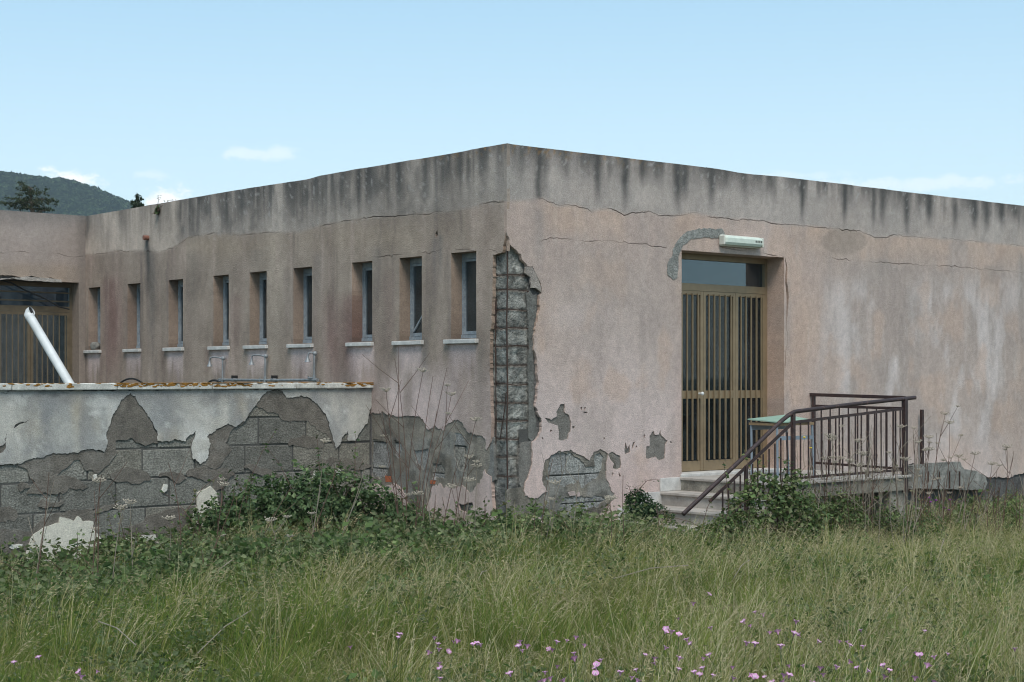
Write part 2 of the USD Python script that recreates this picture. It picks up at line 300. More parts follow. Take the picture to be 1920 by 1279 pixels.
def sheet(fr, poly, res, w0, depth, disp, color, deep=None, edge=None):
    """a layer with a front face on the plane (broken up by small relief), ragged edges of its own depth and vertex colours"""
    x0, y0, x1, y1 = poly.bounds
    gx, gy = np.arange(math.floor(x0 / res), math.ceil(x1 / res) + 1) * res, np.arange(math.floor(y0 / res), math.ceil(y1 / res) + 1) * res
    ii, jj = np.meshgrid(np.arange(len(gx) - 1), np.arange(len(gy) - 1), indexing='ij'); ii, jj = ii.ravel(), jj.ravel()
    cells = shapely.box(gx[ii], gy[jj], gx[ii + 1], gy[jj + 1]); shapely.prepare(poly)
    ins = shapely.contains_properly(poly, cells); cut = shapely.intersects(poly, cells) & ~ins
    ny = len(gy); idx = lambda i, j: i * ny + j
    F = [np.c_[idx(ii[ins], jj[ins]), idx(ii[ins] + 1, jj[ins]), idx(ii[ins] + 1, jj[ins] + 1)], np.c_[idx(ii[ins], jj[ins]), idx(ii[ins] + 1, jj[ins] + 1), idx(ii[ins], jj[ins] + 1)]]
    P = [np.stack(np.meshgrid(gx, gy, indexing='ij'), -1).reshape(-1, 2)]; base = len(P[0])
    for g in shapely.intersection(poly, cells[cut]):
        for h in getattr(g, 'geoms', [g]):
            if h.geom_type != 'Polygon' or h.area < 1e-8: continue
            rings = [np.array(h.exterior.coords)[:-1]] + [np.array(r.coords)[:-1] for r in h.interiors]
            v = np.vstack(rings); t = mapbox_earcut.triangulate_float64(v, np.cumsum([len(r) for r in rings]).astype(np.uint32)).reshape(-1, 3)
            if not len(t): continue
            e = v[t]; a = np.cross(np.c_[e[:, 1] - e[:, 0], np.zeros(len(t))], np.c_[e[:, 2] - e[:, 0], np.zeros(len(t))])[:, 2]
            t = np.where((a < 0)[:, None], t[:, ::-1], t)
            P.append(v); F.append(t + base); base += len(v)
    P, F = np.vstack(P), np.vstack(F).astype(int)
    keep = np.unique(F); re = np.full(len(P), -1); re[keep] = np.arange(len(keep)); P, F = P[keep], re[F]
    d = disp(P[:, 0], P[:, 1]); e = 0.006
    gxn, gyn = (disp(P[:, 0] + e, P[:, 1]) - d) / e, (disp(P[:, 0], P[:, 1] + e) - d) / e
    V = fr.at(P[:, 0], P[:, 1], w0 + d); N = fr.n - gxn[:, None] * fr.u - gyn[:, None] * Z; N /= np.linalg.norm(N, axis=1, keepdims=True)
    col = color(P[:, 0], P[:, 1]); Vs, Fs, Ns, Cs = [V], [F if not fr.flip else F[:, ::-1]], [N], [col]; off = len(V)
    for g in getattr(poly, 'geoms', [poly]):
        g = shapely.geometry.polygon.orient(g)
        for r in [g.exterior] + list(g.interiors):
            p = np.array(LineString(r.coords).segmentize(max(res * 2, .03)).coords)
            if len(p) < 4: continue
            a, b = p[:-1], p[1:]; t = b - a; ln = np.linalg.norm(t, axis=1, keepdims=True); ok = ln[:, 0] > 1e-7; a, b, t = a[ok], b[ok], t[ok] / ln[ok]
            mid = (a + b) / 2; dp = np.full(len(a), depth)
            if deep is not None: dp = np.where(deep[0](mid), deep[1], depth)
            out = np.c_[t[:, 1], -t[:, 0]]; nn = out[:, :1] * fr.u + out[:, 1:] * Z
            da, db = disp(a[:, 0], a[:, 1]), disp(b[:, 0], b[:, 1])
            q = np.stack([fr.at(a[:, 0], a[:, 1], w0 + da), fr.at(b[:, 0], b[:, 1], w0 + db), fr.at(b[:, 0], b[:, 1], w0 - dp), fr.at(a[:, 0], a[:, 1], w0 - dp)], 1)
            k = len(a); ids = np.arange(k * 4).reshape(k, 4) + off; f = np.vstack([ids[:, [0, 2, 1]], ids[:, [0, 3, 2]]])
            Vs.append(q.reshape(-1, 3)); Fs.append(f if not fr.flip else f[:, ::-1]); Ns.append(np.repeat(nn, 4, 0))
            c = color(mid[:, 0], mid[:, 1]) if edge is None else edge(mid[:, 0], mid[:, 1]); Cs.append(np.repeat(c, 4, 0)); off += k * 4
    return np.vstack(Vs), np.vstack(Fs), np.vstack(Ns), np.vstack(Cs)
def put_sheet(name, s, m, parent): return obj(name, (s[0], s[1]), m, parent, colors=s[3], normals=s[2])
def n2(t, z, st, sz, oct=4, seed=0): return fbm(np.stack([np.asarray(t) * st, np.asarray(z) * sz, np.zeros_like(np.asarray(t, float)) + seed * 1.7], -1), oct, seed)
def mixc(c, k, col): k = np.clip(k, 0, 1)[:, None]; return c * (1 - k) + np.asarray(col) * k
def small_relief(seed, amp=0.004): return lambda t, z: amp * (n2(t, z, 2.2, 2.2, 3, seed) - .5) * 2 + 0.0012 * (n2(t, z, 17, 17, 2, seed + 4) - .5) * 2
def rough_relief(seed, amp=0.012, sc=9): return lambda t, z: amp * (n2(t, z, sc, sc, 4, seed) - .5) * 2
def interp(pts): xs, ys = zip(*pts); return lambda x: np.interp(x, xs, ys)

# ------------------------------------------------------------------ the ground, the hill
xs = np.unique(np.r_[-2500, -1200, -600, -300, -150, -80, -45, np.arange(-26, 26.1, .5), 45, 80, 150, 300, 600, 1200, 2500])
ys = np.unique(np.r_[-2500, -1200, -600, -300, -120, -50, -20, -8, np.arange(0, 32.1, .5), 45, 80, 150, 300, 600, 1200, 2500])
gx, gy = np.meshgrid(xs, ys, indexing='ij'); gz = ground_z(gx, gy)
V = np.stack([gx, gy, gz], -1).reshape(-1, 3); ny = len(ys)
F = np.array([(i * ny + j, (i + 1) * ny + j, (i + 1) * ny + j + 1) for i in range(len(xs) - 1) for j in range(ny - 1)] + [(i * ny + j, (i + 1) * ny + j + 1, i * ny + j + 1) for i in range(len(xs) - 1) for j in range(ny - 1)])
tag(obj('ground', (V, F), M_SOIL), kind='structure')

HY = 1350.0
ridge = interp([(-1500, 395), (-900, 372), (-400, 342), (-60, 334), (40, 338), (95, 349), (150, 354), (190, 368), (225, 384), (250, 393), (330, 430), (500, 520), (700, 640), (900, 712)])
def hill_z(X, Y):
    px = 960 + FPX * X / HY; top = (HORIZON - ridge(px)) / FPX * HY + CAMZ
    s = np.where(Y < HY, ss(HY - 520, HY, Y), 1 - ss(HY, HY + 420, Y))
    bumps = 22 * (n2(X, Y, .006, .006, 3, 21) - .5) * 2
    return np.maximum(top * s ** 0.85 + bumps * s * (1 - .75 * ss(HY - 150, HY, Y)) - 3.0, -4)
hx, hy = np.meshgrid(np.linspace(-1150, 40, 120), np.linspace(HY - 520, HY + 420, 60), indexing='ij')
V = np.stack([hx, hy, hill_z(hx, hy)], -1).reshape(-1, 3); ny = 60
F = np.array([(i * ny + j, (i + 1) * ny + j, (i + 1) * ny + j + 1) for i in range(119) for j in range(59)] + [(i * ny + j, (i + 1) * ny + j + 1, i * ny + j + 1) for i in range(119) for j in range(59)])
tag(obj('hill', (V, F), M_HILL), kind='structure')

def instancer(name, protos, pos, idx, yaw, scale, tilt=None, label=None, cat=None):
    pi = UsdGeom.PointInstancer.Define(stage, numbered('/World', name)); base = str(pi.GetPath()); paths = []
    for nm, (v, f), m, col in protos:
        p = numbered(base, nm); u = UsdGeom.Mesh.Define(stage, p)
        u.CreatePointsAttr(Vt.Vec3fArray.FromNumpy(np.asarray(v, np.float32))); u.CreateFaceVertexCountsAttr(Vt.IntArray.FromNumpy(np.full(len(f), 3, np.int32)))
        u.CreateFaceVertexIndicesAttr(Vt.IntArray.FromNumpy(np.asarray(f, np.int32).ravel())); u.CreateSubdivisionSchemeAttr('none')
        UsdGeom.PrimvarsAPI(u).CreatePrimvar('Cd', Sdf.ValueTypeNames.Color3fArray, 'vertex').Set(Vt.Vec3fArray.FromNumpy(np.asarray(col, np.float32)))
        UsdShade.MaterialBindingAPI.Apply(u.GetPrim()).Bind(m); paths.append(Sdf.Path(p))
    pi.CreatePrototypesRel().SetTargets(paths)
    pi.CreatePositionsAttr(Vt.Vec3fArray.FromNumpy(np.asarray(pos, np.float32))); pi.CreateProtoIndicesAttr(Vt.IntArray.FromNumpy(np.asarray(idx, np.int32)))
    k = len(pos); tx, ty = (np.zeros(k), np.zeros(k)) if tilt is None else tilt
    q = []
    for a, b, c in zip(yaw, tx, ty):
        r = Gf.Rotation(Gf.Vec3d(0, 0, 1), math.degrees(a)) * Gf.Rotation(Gf.Vec3d(1, 0, 0), math.degrees(b)) * Gf.Rotation(Gf.Vec3d(0, 1, 0), math.degrees(c))
        q.append(Gf.Quath(r.GetQuat()))
    pi.CreateOrientationsAttr(Vt.QuathArray(q))
    sc = np.asarray(scale); sc = np.repeat(sc[:, None], 3, 1) if sc.ndim == 1 else sc
    pi.CreateScalesAttr(Vt.Vec3fArray.FromNumpy(sc.astype(np.float32)))
    return tag(pi, label, cat, kind='stuff')

def leaf_cloud(rng, centres, size, col, jitter=0.25, up=0.4, outward=None):
    """folded leaf blades: two triangles each; returns v, f, colours"""
    k = len(centres); nrm = rng.normal(size=(k, 3)); nrm[:, 2] += up * 2
    if outward is not None: nrm += outward * 1.2
    nrm /= np.linalg.norm(nrm, axis=1, keepdims=True); ax = np.cross(nrm, rng.normal(size=(k, 3))); ax /= np.linalg.norm(ax, axis=1, keepdims=True); sd = np.cross(nrm, ax)
    L = size * (0.45 + 1.0 * rng.random(k))[:, None]; W = L * 0.34
    v = np.stack([centres - ax * L * .5, centres + sd * W - ax * L * .05 + nrm * W * .35, centres + ax * L * .5, centres - sd * W - ax * L * .05 + nrm * W * .35], 1).reshape(-1, 3)
    b = np.arange(k)[:, None] * 4; f = np.vstack([b + [0, 2, 1], b + [0, 3, 2]])
    c = np.asarray(col)[rng.integers(len(col), size=k)] * (1 + jitter * rng.normal(size=(k, 1)))
    return v, f, np.repeat(np.clip(c, .005, .9), 4, 0)
rng = np.random.default_rng(11)
def crown_proto(seed):
    r = np.random.default_rng(seed); d = r.normal(size=(420, 3)); d /= np.linalg.norm(d, axis=1, keepdims=True); d[:, 2] = np.abs(d[:, 2]) * 1.0 - .15
    lump = 0.75 + 0.45 * fbm(d * 2.2 + seed, 3, seed); p = d * lump[:, None] * (0.85 + .15 * r.random((420, 1)))
    v, f, c = leaf_cloud(r, p, 0.34, [(.046, .068, .030), (.066, .090, .040), (.026, .044, .022)], 0.22, .5, d)
    ic = trimesh.creation.icosphere(1, 0.72); w = np.asarray(ic.vertices); w = w * (0.75 + .45 * fbm(w / .72 * 2.2 + seed, 3, seed))[:, None]
    return np.vstack([v, w]), np.vstack([f, ic.faces + len(v)]), np.vstack([c, np.tile((.026, .040, .017), (len(w), 1))])
N = 5200
cx, cy = rng.uniform(-640, -180, N), HY + rng.uniform(-420, 60, N)
pos = np.c_[cx, cy, hill_z(cx, cy) + .8]
instancer('hill_woodland', [('tree_crown', *(lambda a: ((a[0], a[1]), M_CROWN, a[2]))(crown_proto(s))) for s in (3, 4, 5)], pos, rng.integers(3, size=N), rng.uniform(0, 6.28, N),
          np.c_[rng.uniform(4.0, 9.0, N), rng.uniform(4.0, 9.0, N), rng.uniform(4.0, 8.0, N)], label='dense dark green woodland covering the far hill', cat='woodland')

# ------------------------------------------------------------------ the building
bld = thing('building', 'abandoned single-storey flat-roofed building with peeling pinkish plaster and an exposed corner column', 'building', C)
ROOF = 4.22
WIN_Z = (2.175, 3.115)
WPX = [(167, 188), (239, 263), (316, 343), (400, 429), (468, 500), (550, 585), (660, 698), (749, 791), (845.5, 893)]
WT = [(FL.on(b, 590)[0], FL.on(a, 590)[0]) for a, b in WPX]
WT = [(a, a + min(max(b - a, .40), .44)) for a, b in WT]
DOOR = (2.636, 4.437, 0.60, 3.225)
WDOOR = (FW.on(148, 530)[0], FW.on(148, 530)[0] + 3.3, 0.15, FW.on(148, 530)[1])

def z_line(fr, pts):
    q = np.array([fr.on(x, y) for x, y in pts]); q = q[np.argsort(q[:, 0])]; return lambda t: np.interp(t, q[:, 0], q[:, 1])
# cracks as drawn on the walls
CR_L1 = [(950, 377), (905, 382), (880, 392), (840, 398), (790, 400), (740, 406), (690, 408), (640, 416), (600, 423), (560, 436), (500, 436), (450, 440), (400, 438), (352, 445), (330, 462), (300, 473), (265, 470), (240, 472), (215, 470), (190, 476), (163, 477)]
CR_R1 = [(950, 377), (985, 376), (1018, 372), (1045, 386), (1080, 384), (1110, 396), (1140, 391), (1172, 402), (1215, 396), (1235, 404), (1262, 405), (1300, 399), (1325, 404), (1360, 410), (1395, 411), (1430, 414), (1455, 420), (1500, 423), (1540, 426), (1580, 430), (1615, 434), (1642, 446), (1680, 442), (1740, 446), (1800, 450), (1860, 456), (1920, 462)]
zL1, zR1 = z_line(FL, CR_L1), z_line(FR, CR_R1)
CR_R2 = [(1015, 452), (1040, 446), (1090, 452), (1130, 451), (1180, 456), (1225, 461), (1250, 464)]
CR_R3 = [(1560, 484), (1610, 490), (1660, 492), (1720, 497), (1780, 499), (1850, 505), (1920, 510)]
CR_DOOR = [(1472, 484), (1475, 500), (1474, 530), (1477, 560), (1475, 600), (1476, 640), (1473, 668), (1472, 690)]
CR_DOOR2 = [(1350, 463), (1380, 469), (1420, 472), (1450, 479), (1470, 482)]
CR_THIN = [(1482, 650), (1484, 680), (1481, 720), (1486, 755), (1483, 780)]
CR_L2 = [(935, 472), (915, 470), (890, 468), (860, 466), (820, 470), (790, 477), (760, 478), (720, 480), (690, 486)]
CR_L3 = [(549, 507), (545, 530), (548, 550), (541, 575), (540, 600), (541, 618)]
CR_C = [(947, 376), (949, 395), (946, 420), (949, 437)]

def zoom(ox, oy, s): return lambda pts: [(ox + x / s, oy + y / s) for x, y in pts]
seen4a, seen5, seen1, seen2, seen4 = zoom(860, 240, 3.196), zoom(860, 600, 3.196), zoom(0, 680, 3.198), zoom(440, 680, 3.198), zoom(940, 700, 3.9975)
col_left = [(950, 430)] + seen4a([(283, 620), (275, 660), (268, 700), (262, 745), (205, 762), (207, 850), (202, 1000), (194, 1200)]) + seen5([(188, 60), (186, 200), (189, 450), (195, 640), (190, 735), (162, 790), (150, 850), (160, 920), (195, 940), (200, 1100), (215, 1200)]) + [(930, 1030), (955, 1030)]
col_right = [(945, 432)] + seen4a([(283, 620), (300, 660), (310, 700), (350, 735), (385, 790), (412, 828), (440, 830), (470, 880), (495, 945), (497, 985), (485, 1015), (486, 1080), (466, 1170), (460, 1270)]) + seen5([(462, 40), (455, 90), (450, 180), (470, 250), (478, 370), (470, 450), (458, 520), (482, 560), (498, 600), (495, 670), (470, 710), (445, 732), (440, 870), (425, 920), (400, 975), (390, 1010), (400, 1050), (430, 1065), (470, 1070), (490, 1050), (520, 1030)]) + \
    seen4([(345, 885), (300, 800), (315, 700), (330, 650), (380, 610), (430, 582), (520, 580), (600, 620), (660, 650), (690, 590), (745, 570), (785, 590), (800, 620), (785, 690), (790, 780), (820, 870), (850, 905), (840, 960), (790, 1000), (760, 1040), (700, 1080), (640, 1150), (540, 1160), (420, 1150), (350, 1110), (280, 1080), (200, 1060), (130, 1065), (120, 1120)]) + [(965, 1030), (945, 1030)]
patch_left = seen2([(700, 330), (810, 305), (900, 300), (960, 320), (1090, 320), (1130, 345), (1155, 400), (1210, 385), (1250, 405), (1270, 370), (1320, 345), (1360, 360), (1400, 420), (1490, 450), (1505, 470), (1508, 600), (1490, 665), (1470, 720), (1415, 780), (1390, 762), (1370, 735), (1310, 752), (1200, 732), (1185, 742), (1172, 820), (1140, 870), (1060, 905), (1030, 850), (1010, 770), (960, 720), (900, 745), (870, 737), (790, 730), (700, 730)])
hole_left = seen2([(1340, 845), (1370, 850), (1425, 835), (1432, 860), (1395, 900), (1350, 885)])
patch_r1 = seen4([(325, 335), (375, 348), (420, 320), (410, 290), (440, 235), (475, 225), (478, 250), (470, 290), (510, 320), (522, 370), (520, 440), (505, 450), (500, 490), (470, 505), (430, 500), (430, 440), (425, 395), (390, 380), (350, 370)])
patch_r2 = seen4([(1085, 640), (1085, 550), (1110, 545), (1110, 470), (1140, 430), (1150, 460), (1180, 462), (1195, 425), (1200, 470), (1225, 490), (1250, 505), (1230, 540), (1225, 640), (1180, 655), (1160, 630)])
patch_r3 = seen4([(800, 615), (830, 590), (890, 620), (900, 680), (895, 710), (860, 725), (835, 715), (845, 680), (820, 650)])
specks = [seen4(p) for p in ([(925, 580), (930, 520), (945, 570), (960, 540), (965, 590), (930, 605)], [(595, 255), (605, 255), (602, 275)], [(625, 255), (632, 258), (622, 275)], [(770, 480), (776, 490), (770, 495)], [(980, 545), (990, 520), (1000, 515), (985, 565)], [(1070, 460), (1078, 465), (1070, 485)],
                          [(535, 395), (550, 400), (545, 410), (535, 408)], [(615, 290), (645, 292), (630, 298)], [(370, 425), (380, 428), (366, 440)], [(880, 745), (895, 770), (885, 772)], [(832, 745), (840, 750), (830, 770)], [(1265, 510), (1280, 518), (1268, 520)], [(305, 480), (314, 490), (308, 494)], [(1010, 540), (1018, 550), (1008, 560)])]
base_right = [(1690, 890), (1700, 871), (1750, 869), (1790, 866), (1796, 880), (1815, 881), (1840, 893), (1855, 896), (1870, 893), (1890, 896), (1905, 891), (1925, 886), (2000, 884), (2100, 888), (2400, 884), (2700, 880), (2700, 1120), (1690, 1120)]

rect = lambda t0, t1, z0, z1: sbox(t0, z0, t1, z1)
def worn_wall(t1, seed):
    t = np.arange(0, t1 + .001, .05); t[-1] = t1; h = ROOF - .010 * fbm(np.c_[t * 2.5, 0 * t, 0 * t], 4, seed) - .022 * np.clip(noise(np.c_[t * 1.3, 0 * t, 0 * t], seed + 2) - .72, 0, 1) / .28
    return Polygon([(0, -.45), (t1, -.45)] + list(zip(t[::-1], h[::-1])))
win_rects = [rect(a, b, *WIN_Z) for a, b in WT]
left_poly = worn_wall(WING_T, 71)
cuts = [rag(FL.poly(col_left), .012, .02, 1, 22), rag(FL.poly(patch_left), .026, .02, 2, 20), rag(FL.poly(hole_left), .01, .02, 3), crack(FL, CR_L1[:9], .009, 4), crack(FL, CR_L1[9:], .007, 9), crack(FL, CR_L2, .008, 5), crack(FL, CR_L3, .011, 6), crack(FL, CR_C, .020, 8, .003)]
cuts += [FL.poly([(816, 438), (820, 431), (821, 441), (817, 446)]), FL.poly([(268, 346), (272, 350), (269, 356), (266, 352)])]
left_poly = left_poly.difference(unary_union(cuts + win_rects))
RLEN = 14.0
door_rect = rect(DOOR[0], DOOR[1], DOOR[2] - .004, DOOR[3])
right_poly = worn_wall(RLEN, 72)
cuts = [rag(FR.poly(col_right), .016, .02, 11, 22), rag(FR.poly(patch_r1), .008, .015, 12), rag(FR.poly(patch_r2), .010, .015, 13), rag(FR.poly(patch_r3), .009, .015, 14), rag(FR.poly(base_right), .02, .02, 15),
        crack(FR, CR_R1[:6], .007, 16), crack(FR, CR_R1[5:14], .010, 17), crack(FR, CR_R1[13:23], .012, 18), crack(FR, CR_R1[22:], .004, 19), crack(FR, CR_R2, .008, 20), crack(FR, CR_R3, .008, 21), crack(FR, CR_DOOR, .052, 22, .010), crack(FR, CR_DOOR2, .009, 23, .006), crack(FR, CR_THIN, .005, 24, .006), crack(FR, CR_C, .020, 8, .003)]
cuts += [rag(FR.poly(p).buffer(.004), .003, .01, 30 + i) for i, p in enumerate(specks)]
right_poly = right_poly.difference(unary_union(cuts + [door_rect]))
clean = lambda g: unary_union([p for p in getattr(g, 'geoms', [g]) if p.area > 4e-4])
left_poly, right_poly = clean(left_poly), clean(right_poly)
def on_rects(rects):
    r = unary_union([x.exterior for x in rects]); shapely.prepare(r)
    return lambda mid: shapely.distance(r, shapely.points(mid)) < 0.002

GREY, DARK = np.array((.30, .262, .23)), np.array((.075, .073, .070))
def blob(x, y, cx, cy, rx, ry): return np.exp(-((x - cx) / rx) ** 2 - ((y - cy) / ry) ** 2)
def streak(t, x, y, cx, y0, y1, w, top=None):
    """a run-off stain: full at its head, thinning out downwards, with a wandering edge"""
    wob = w * 0.8 * (n2(y * .02, y * .02 + cx, 1, 1, 2, int(cx) % 97) - .5)
    l = np.clip((y - y0) / (y1 - y0), 0, 1.3)
    return np.exp(-((x - cx - wob) / (w * (1 - .35 * np.clip(l, 0, 1)))) ** 2) * (1 - ss(.35, 1.15, l)) * ss(-.12, .03, (y - y0) / (y1 - y0))
def paint_left(t, z):
    x, y = FL.survey(t, z); k = (n2(t, z, 1.1, .9, 4, 1) - .5) * 1.7 + .5; fine = n2(t, z, 7, 5, 3, 2); vert = n2(t, z, 6.0, .45, 4, 3); vert2 = n2(t, z, 14, .8, 3, 4)
    roof = ROOF - z; up = z - zL1(t)
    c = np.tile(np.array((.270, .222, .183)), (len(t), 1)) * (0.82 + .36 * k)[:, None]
    c = mixc(c, ss(.45, .75, vert) * .45, (.205, .160, .140))
    c = mixc(c, ss(.5, .8, n2(t, z, 2.4, 1.2, 4, 6)) * .5, (.31, .265, .215))
    band = ss(-.03, .03, up)                                             # the parapet band
    pc = np.tile(GREY * 1.02, (len(t), 1)) * (.82 + .36 * k)[:, None]
    pale = ss(348, 325, x + 14 * (fine - .5)) * .85
    pc = mixc(pc, pale, (.42, .355, .30))
    edge = ss(.75, 0, roof + .55 * (vert - .5))
    pc = mixc(pc, edge * ss(.38, .62, vert2 * .5 + vert * .5) * (1 - .55 * pale), DARK)
    pc = mixc(pc, ss(.50, .72, fine) * .45 * (1 - pale), (.10, .097, .092))
    for cx, y1, w, s in ((905, 350, 9, .6), (862, 350, 10, .7), (830, 380, 9, .7), (795, 395, 8, .6), (752, 400, 12, .6), (700, 400, 14, .7), (672, 400, 8, .6), (640, 400, 12, .6), (600, 410, 10, .5), (575, 410, 8, .5), (548, 420, 12, .6), (505, 420, 9, .5), (455, 425, 10, .55), (418, 430, 8, .5), (385, 420, 9, .6), (360, 440, 7, .6), (300, 460, 5, .45), (232, 440, 10, .25), (163, 470, 5, .6)):
        pc = mixc(pc, streak(t, x, y, cx, 268 + .1734 * (950 - cx), y1, w) * min(1, s * 1.2), DARK * 1.05)
    c = c * (1 - band[:, None]) + pc * band[:, None]
    c = mixc(c, blob(x, y, 935, 330, 22, 55) * .5, (.31, .275, .25))
    below = (1 - band)
    c = mixc(c, below * blob(x, y, 700, 445, 170, 26) * .40, (.31, .25, .19))     # ochre band above the lintels
    c = mixc(c, below * blob(x, y, 420, 462, 80, 22) * .45, (.32, .255, .19))
    c = mixc(c, below * ss(815, 925, x) * .40 * ss(700, 560, y), (.345, .275, .23))
    c = mixc(c, below * ss(.55, .75, n2(t, z, 3.3, .5, 3, 12)) * .55 * ss(2.6, 1.8, z), (.17, .115, .10))
    for cx, y0, y1, w, s, col in ((210, 530, 720, 16, .5, (.175, .105, .095)), (285, 480, 700, 9, .6, (.15, .135, .12)), (277, 450, 560, 5, .8, (.09, .085, .08)), (655, 560, 720, 16, .65, (.17, .115, .10)), (618, 560, 720, 14, .45, (.19, .135, .118)), (442, 560, 720, 12, .5, (.18, .13, .112)), (730, 520, 740, 10, .5, (.19, .145, .125)), (795, 640, 740, 8, .7, (.17, .155, .14)), (900, 640, 760, 7, .65, (.215, .185, .158)), (828, 560, 700, 9, .35, (.2, .165, .14)),
                                 (160, 655, 720, 4, .6, (.13, .11, .10)), (306, 655, 720, 7, .6, (.16, .12, .10)), (388, 655, 720, 6, .55, (.17, .125, .105)), (815, 450, 560, 5, .5, (.13, .125, .12)), (825, 445, 530, 5, .45, (.13, .125, .12)), (595, 480, 600, 10, .4, (.17, .15, .135)), (705, 470, 600, 10, .4, (.16, .145, .13)), (480, 470, 520, 14, .35, (.18, .16, .14)), (540, 510, 640, 8, .35, (.18, .155, .14)), (360, 480, 640, 12, .4, (.19, .165, .14))):
        c = mixc(c, np.clip(streak(t, x, y, cx, y0, y1, w) * s * 1.25, 0, 1), col)
    c = mixc(c, below * ss(.56, .70, n2(t, z, 9, .7, 4, 51)) * .5, (.165, .135, .12)); c = mixc(c, below * ss(.56, .70, n2(t, z, 7, .6, 4, 52)) * .45, (.35, .275, .235))
    c = mixc(c, below * blob(x, y, 215, 620, 24, 90) * .3, (.20, .115, .105)); c = mixc(c, below * blob(x, y, 660, 650, 22, 60) * .5, (.19, .115, .105)); c = mixc(c, below * blob(x, y, 625, 640, 12, 60) * .45, (.21, .125, .11))
    pinkm = ss(2.05, 1.55, z) * ss(600, 730, x) * (.35 + .65 * ss(.35, .6, n2(t, z, 4, .5, 3, 14)))
    c = mixc(c, pinkm * .9, (.47, .385, .365))
    for a, b in WT:                                                          # clean plaster sheltered by each sill
        m = ss(a - .06, a + .06, t + .10 * (vert - .5)) * ss(b + .10, b - .04, t + .10 * (vert - .5)) * ss(2.16, 2.12, z) * ss(1.15 + 1.0 * vert2, 2.1, z)
        c = mixc(c, m * .82, (.51, .42, .405))
        m = ss(a - .05, a, t) * ss(b + .02, b - .04, t) * ss(3.10, 3.16, z) * ss(3.5, 3.2, z); c = mixc(c, m * .25, (.30, .25, .20))
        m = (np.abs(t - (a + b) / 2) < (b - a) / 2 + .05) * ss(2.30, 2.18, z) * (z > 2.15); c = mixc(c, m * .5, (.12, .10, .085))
    c = mixc(c, ss(.9, .2, z) * .6 * ss(.4, .6, k), (.47, .375, .335))
    # lichen near the corner of the parapet
    c = mixc(c, ss(.62, .70, n2(t, z, 22, 22, 2, 40)) * ss(.12, 0, roof) * ss(2.0, .1, t) * .7, (.30, .17, .06))
    c = mixc(c, ss(.66, .74, n2(t, z, 26, 26, 2, 41)) * ss(1.1, 0, roof) * .45 * (x > 345), (.40, .38, .36))
    mot = 1 + .40 * 2 * (n2(t, z, 4.5, 2.6, 5, 61) - .5) + .22 * (n2(t, z, 16, 11, 3, 62) - .5); return np.clip(c * np.array((1.25, 1.205, 1.185)) * np.clip(mot, .5, 1.5)[:, None], .02, .8)
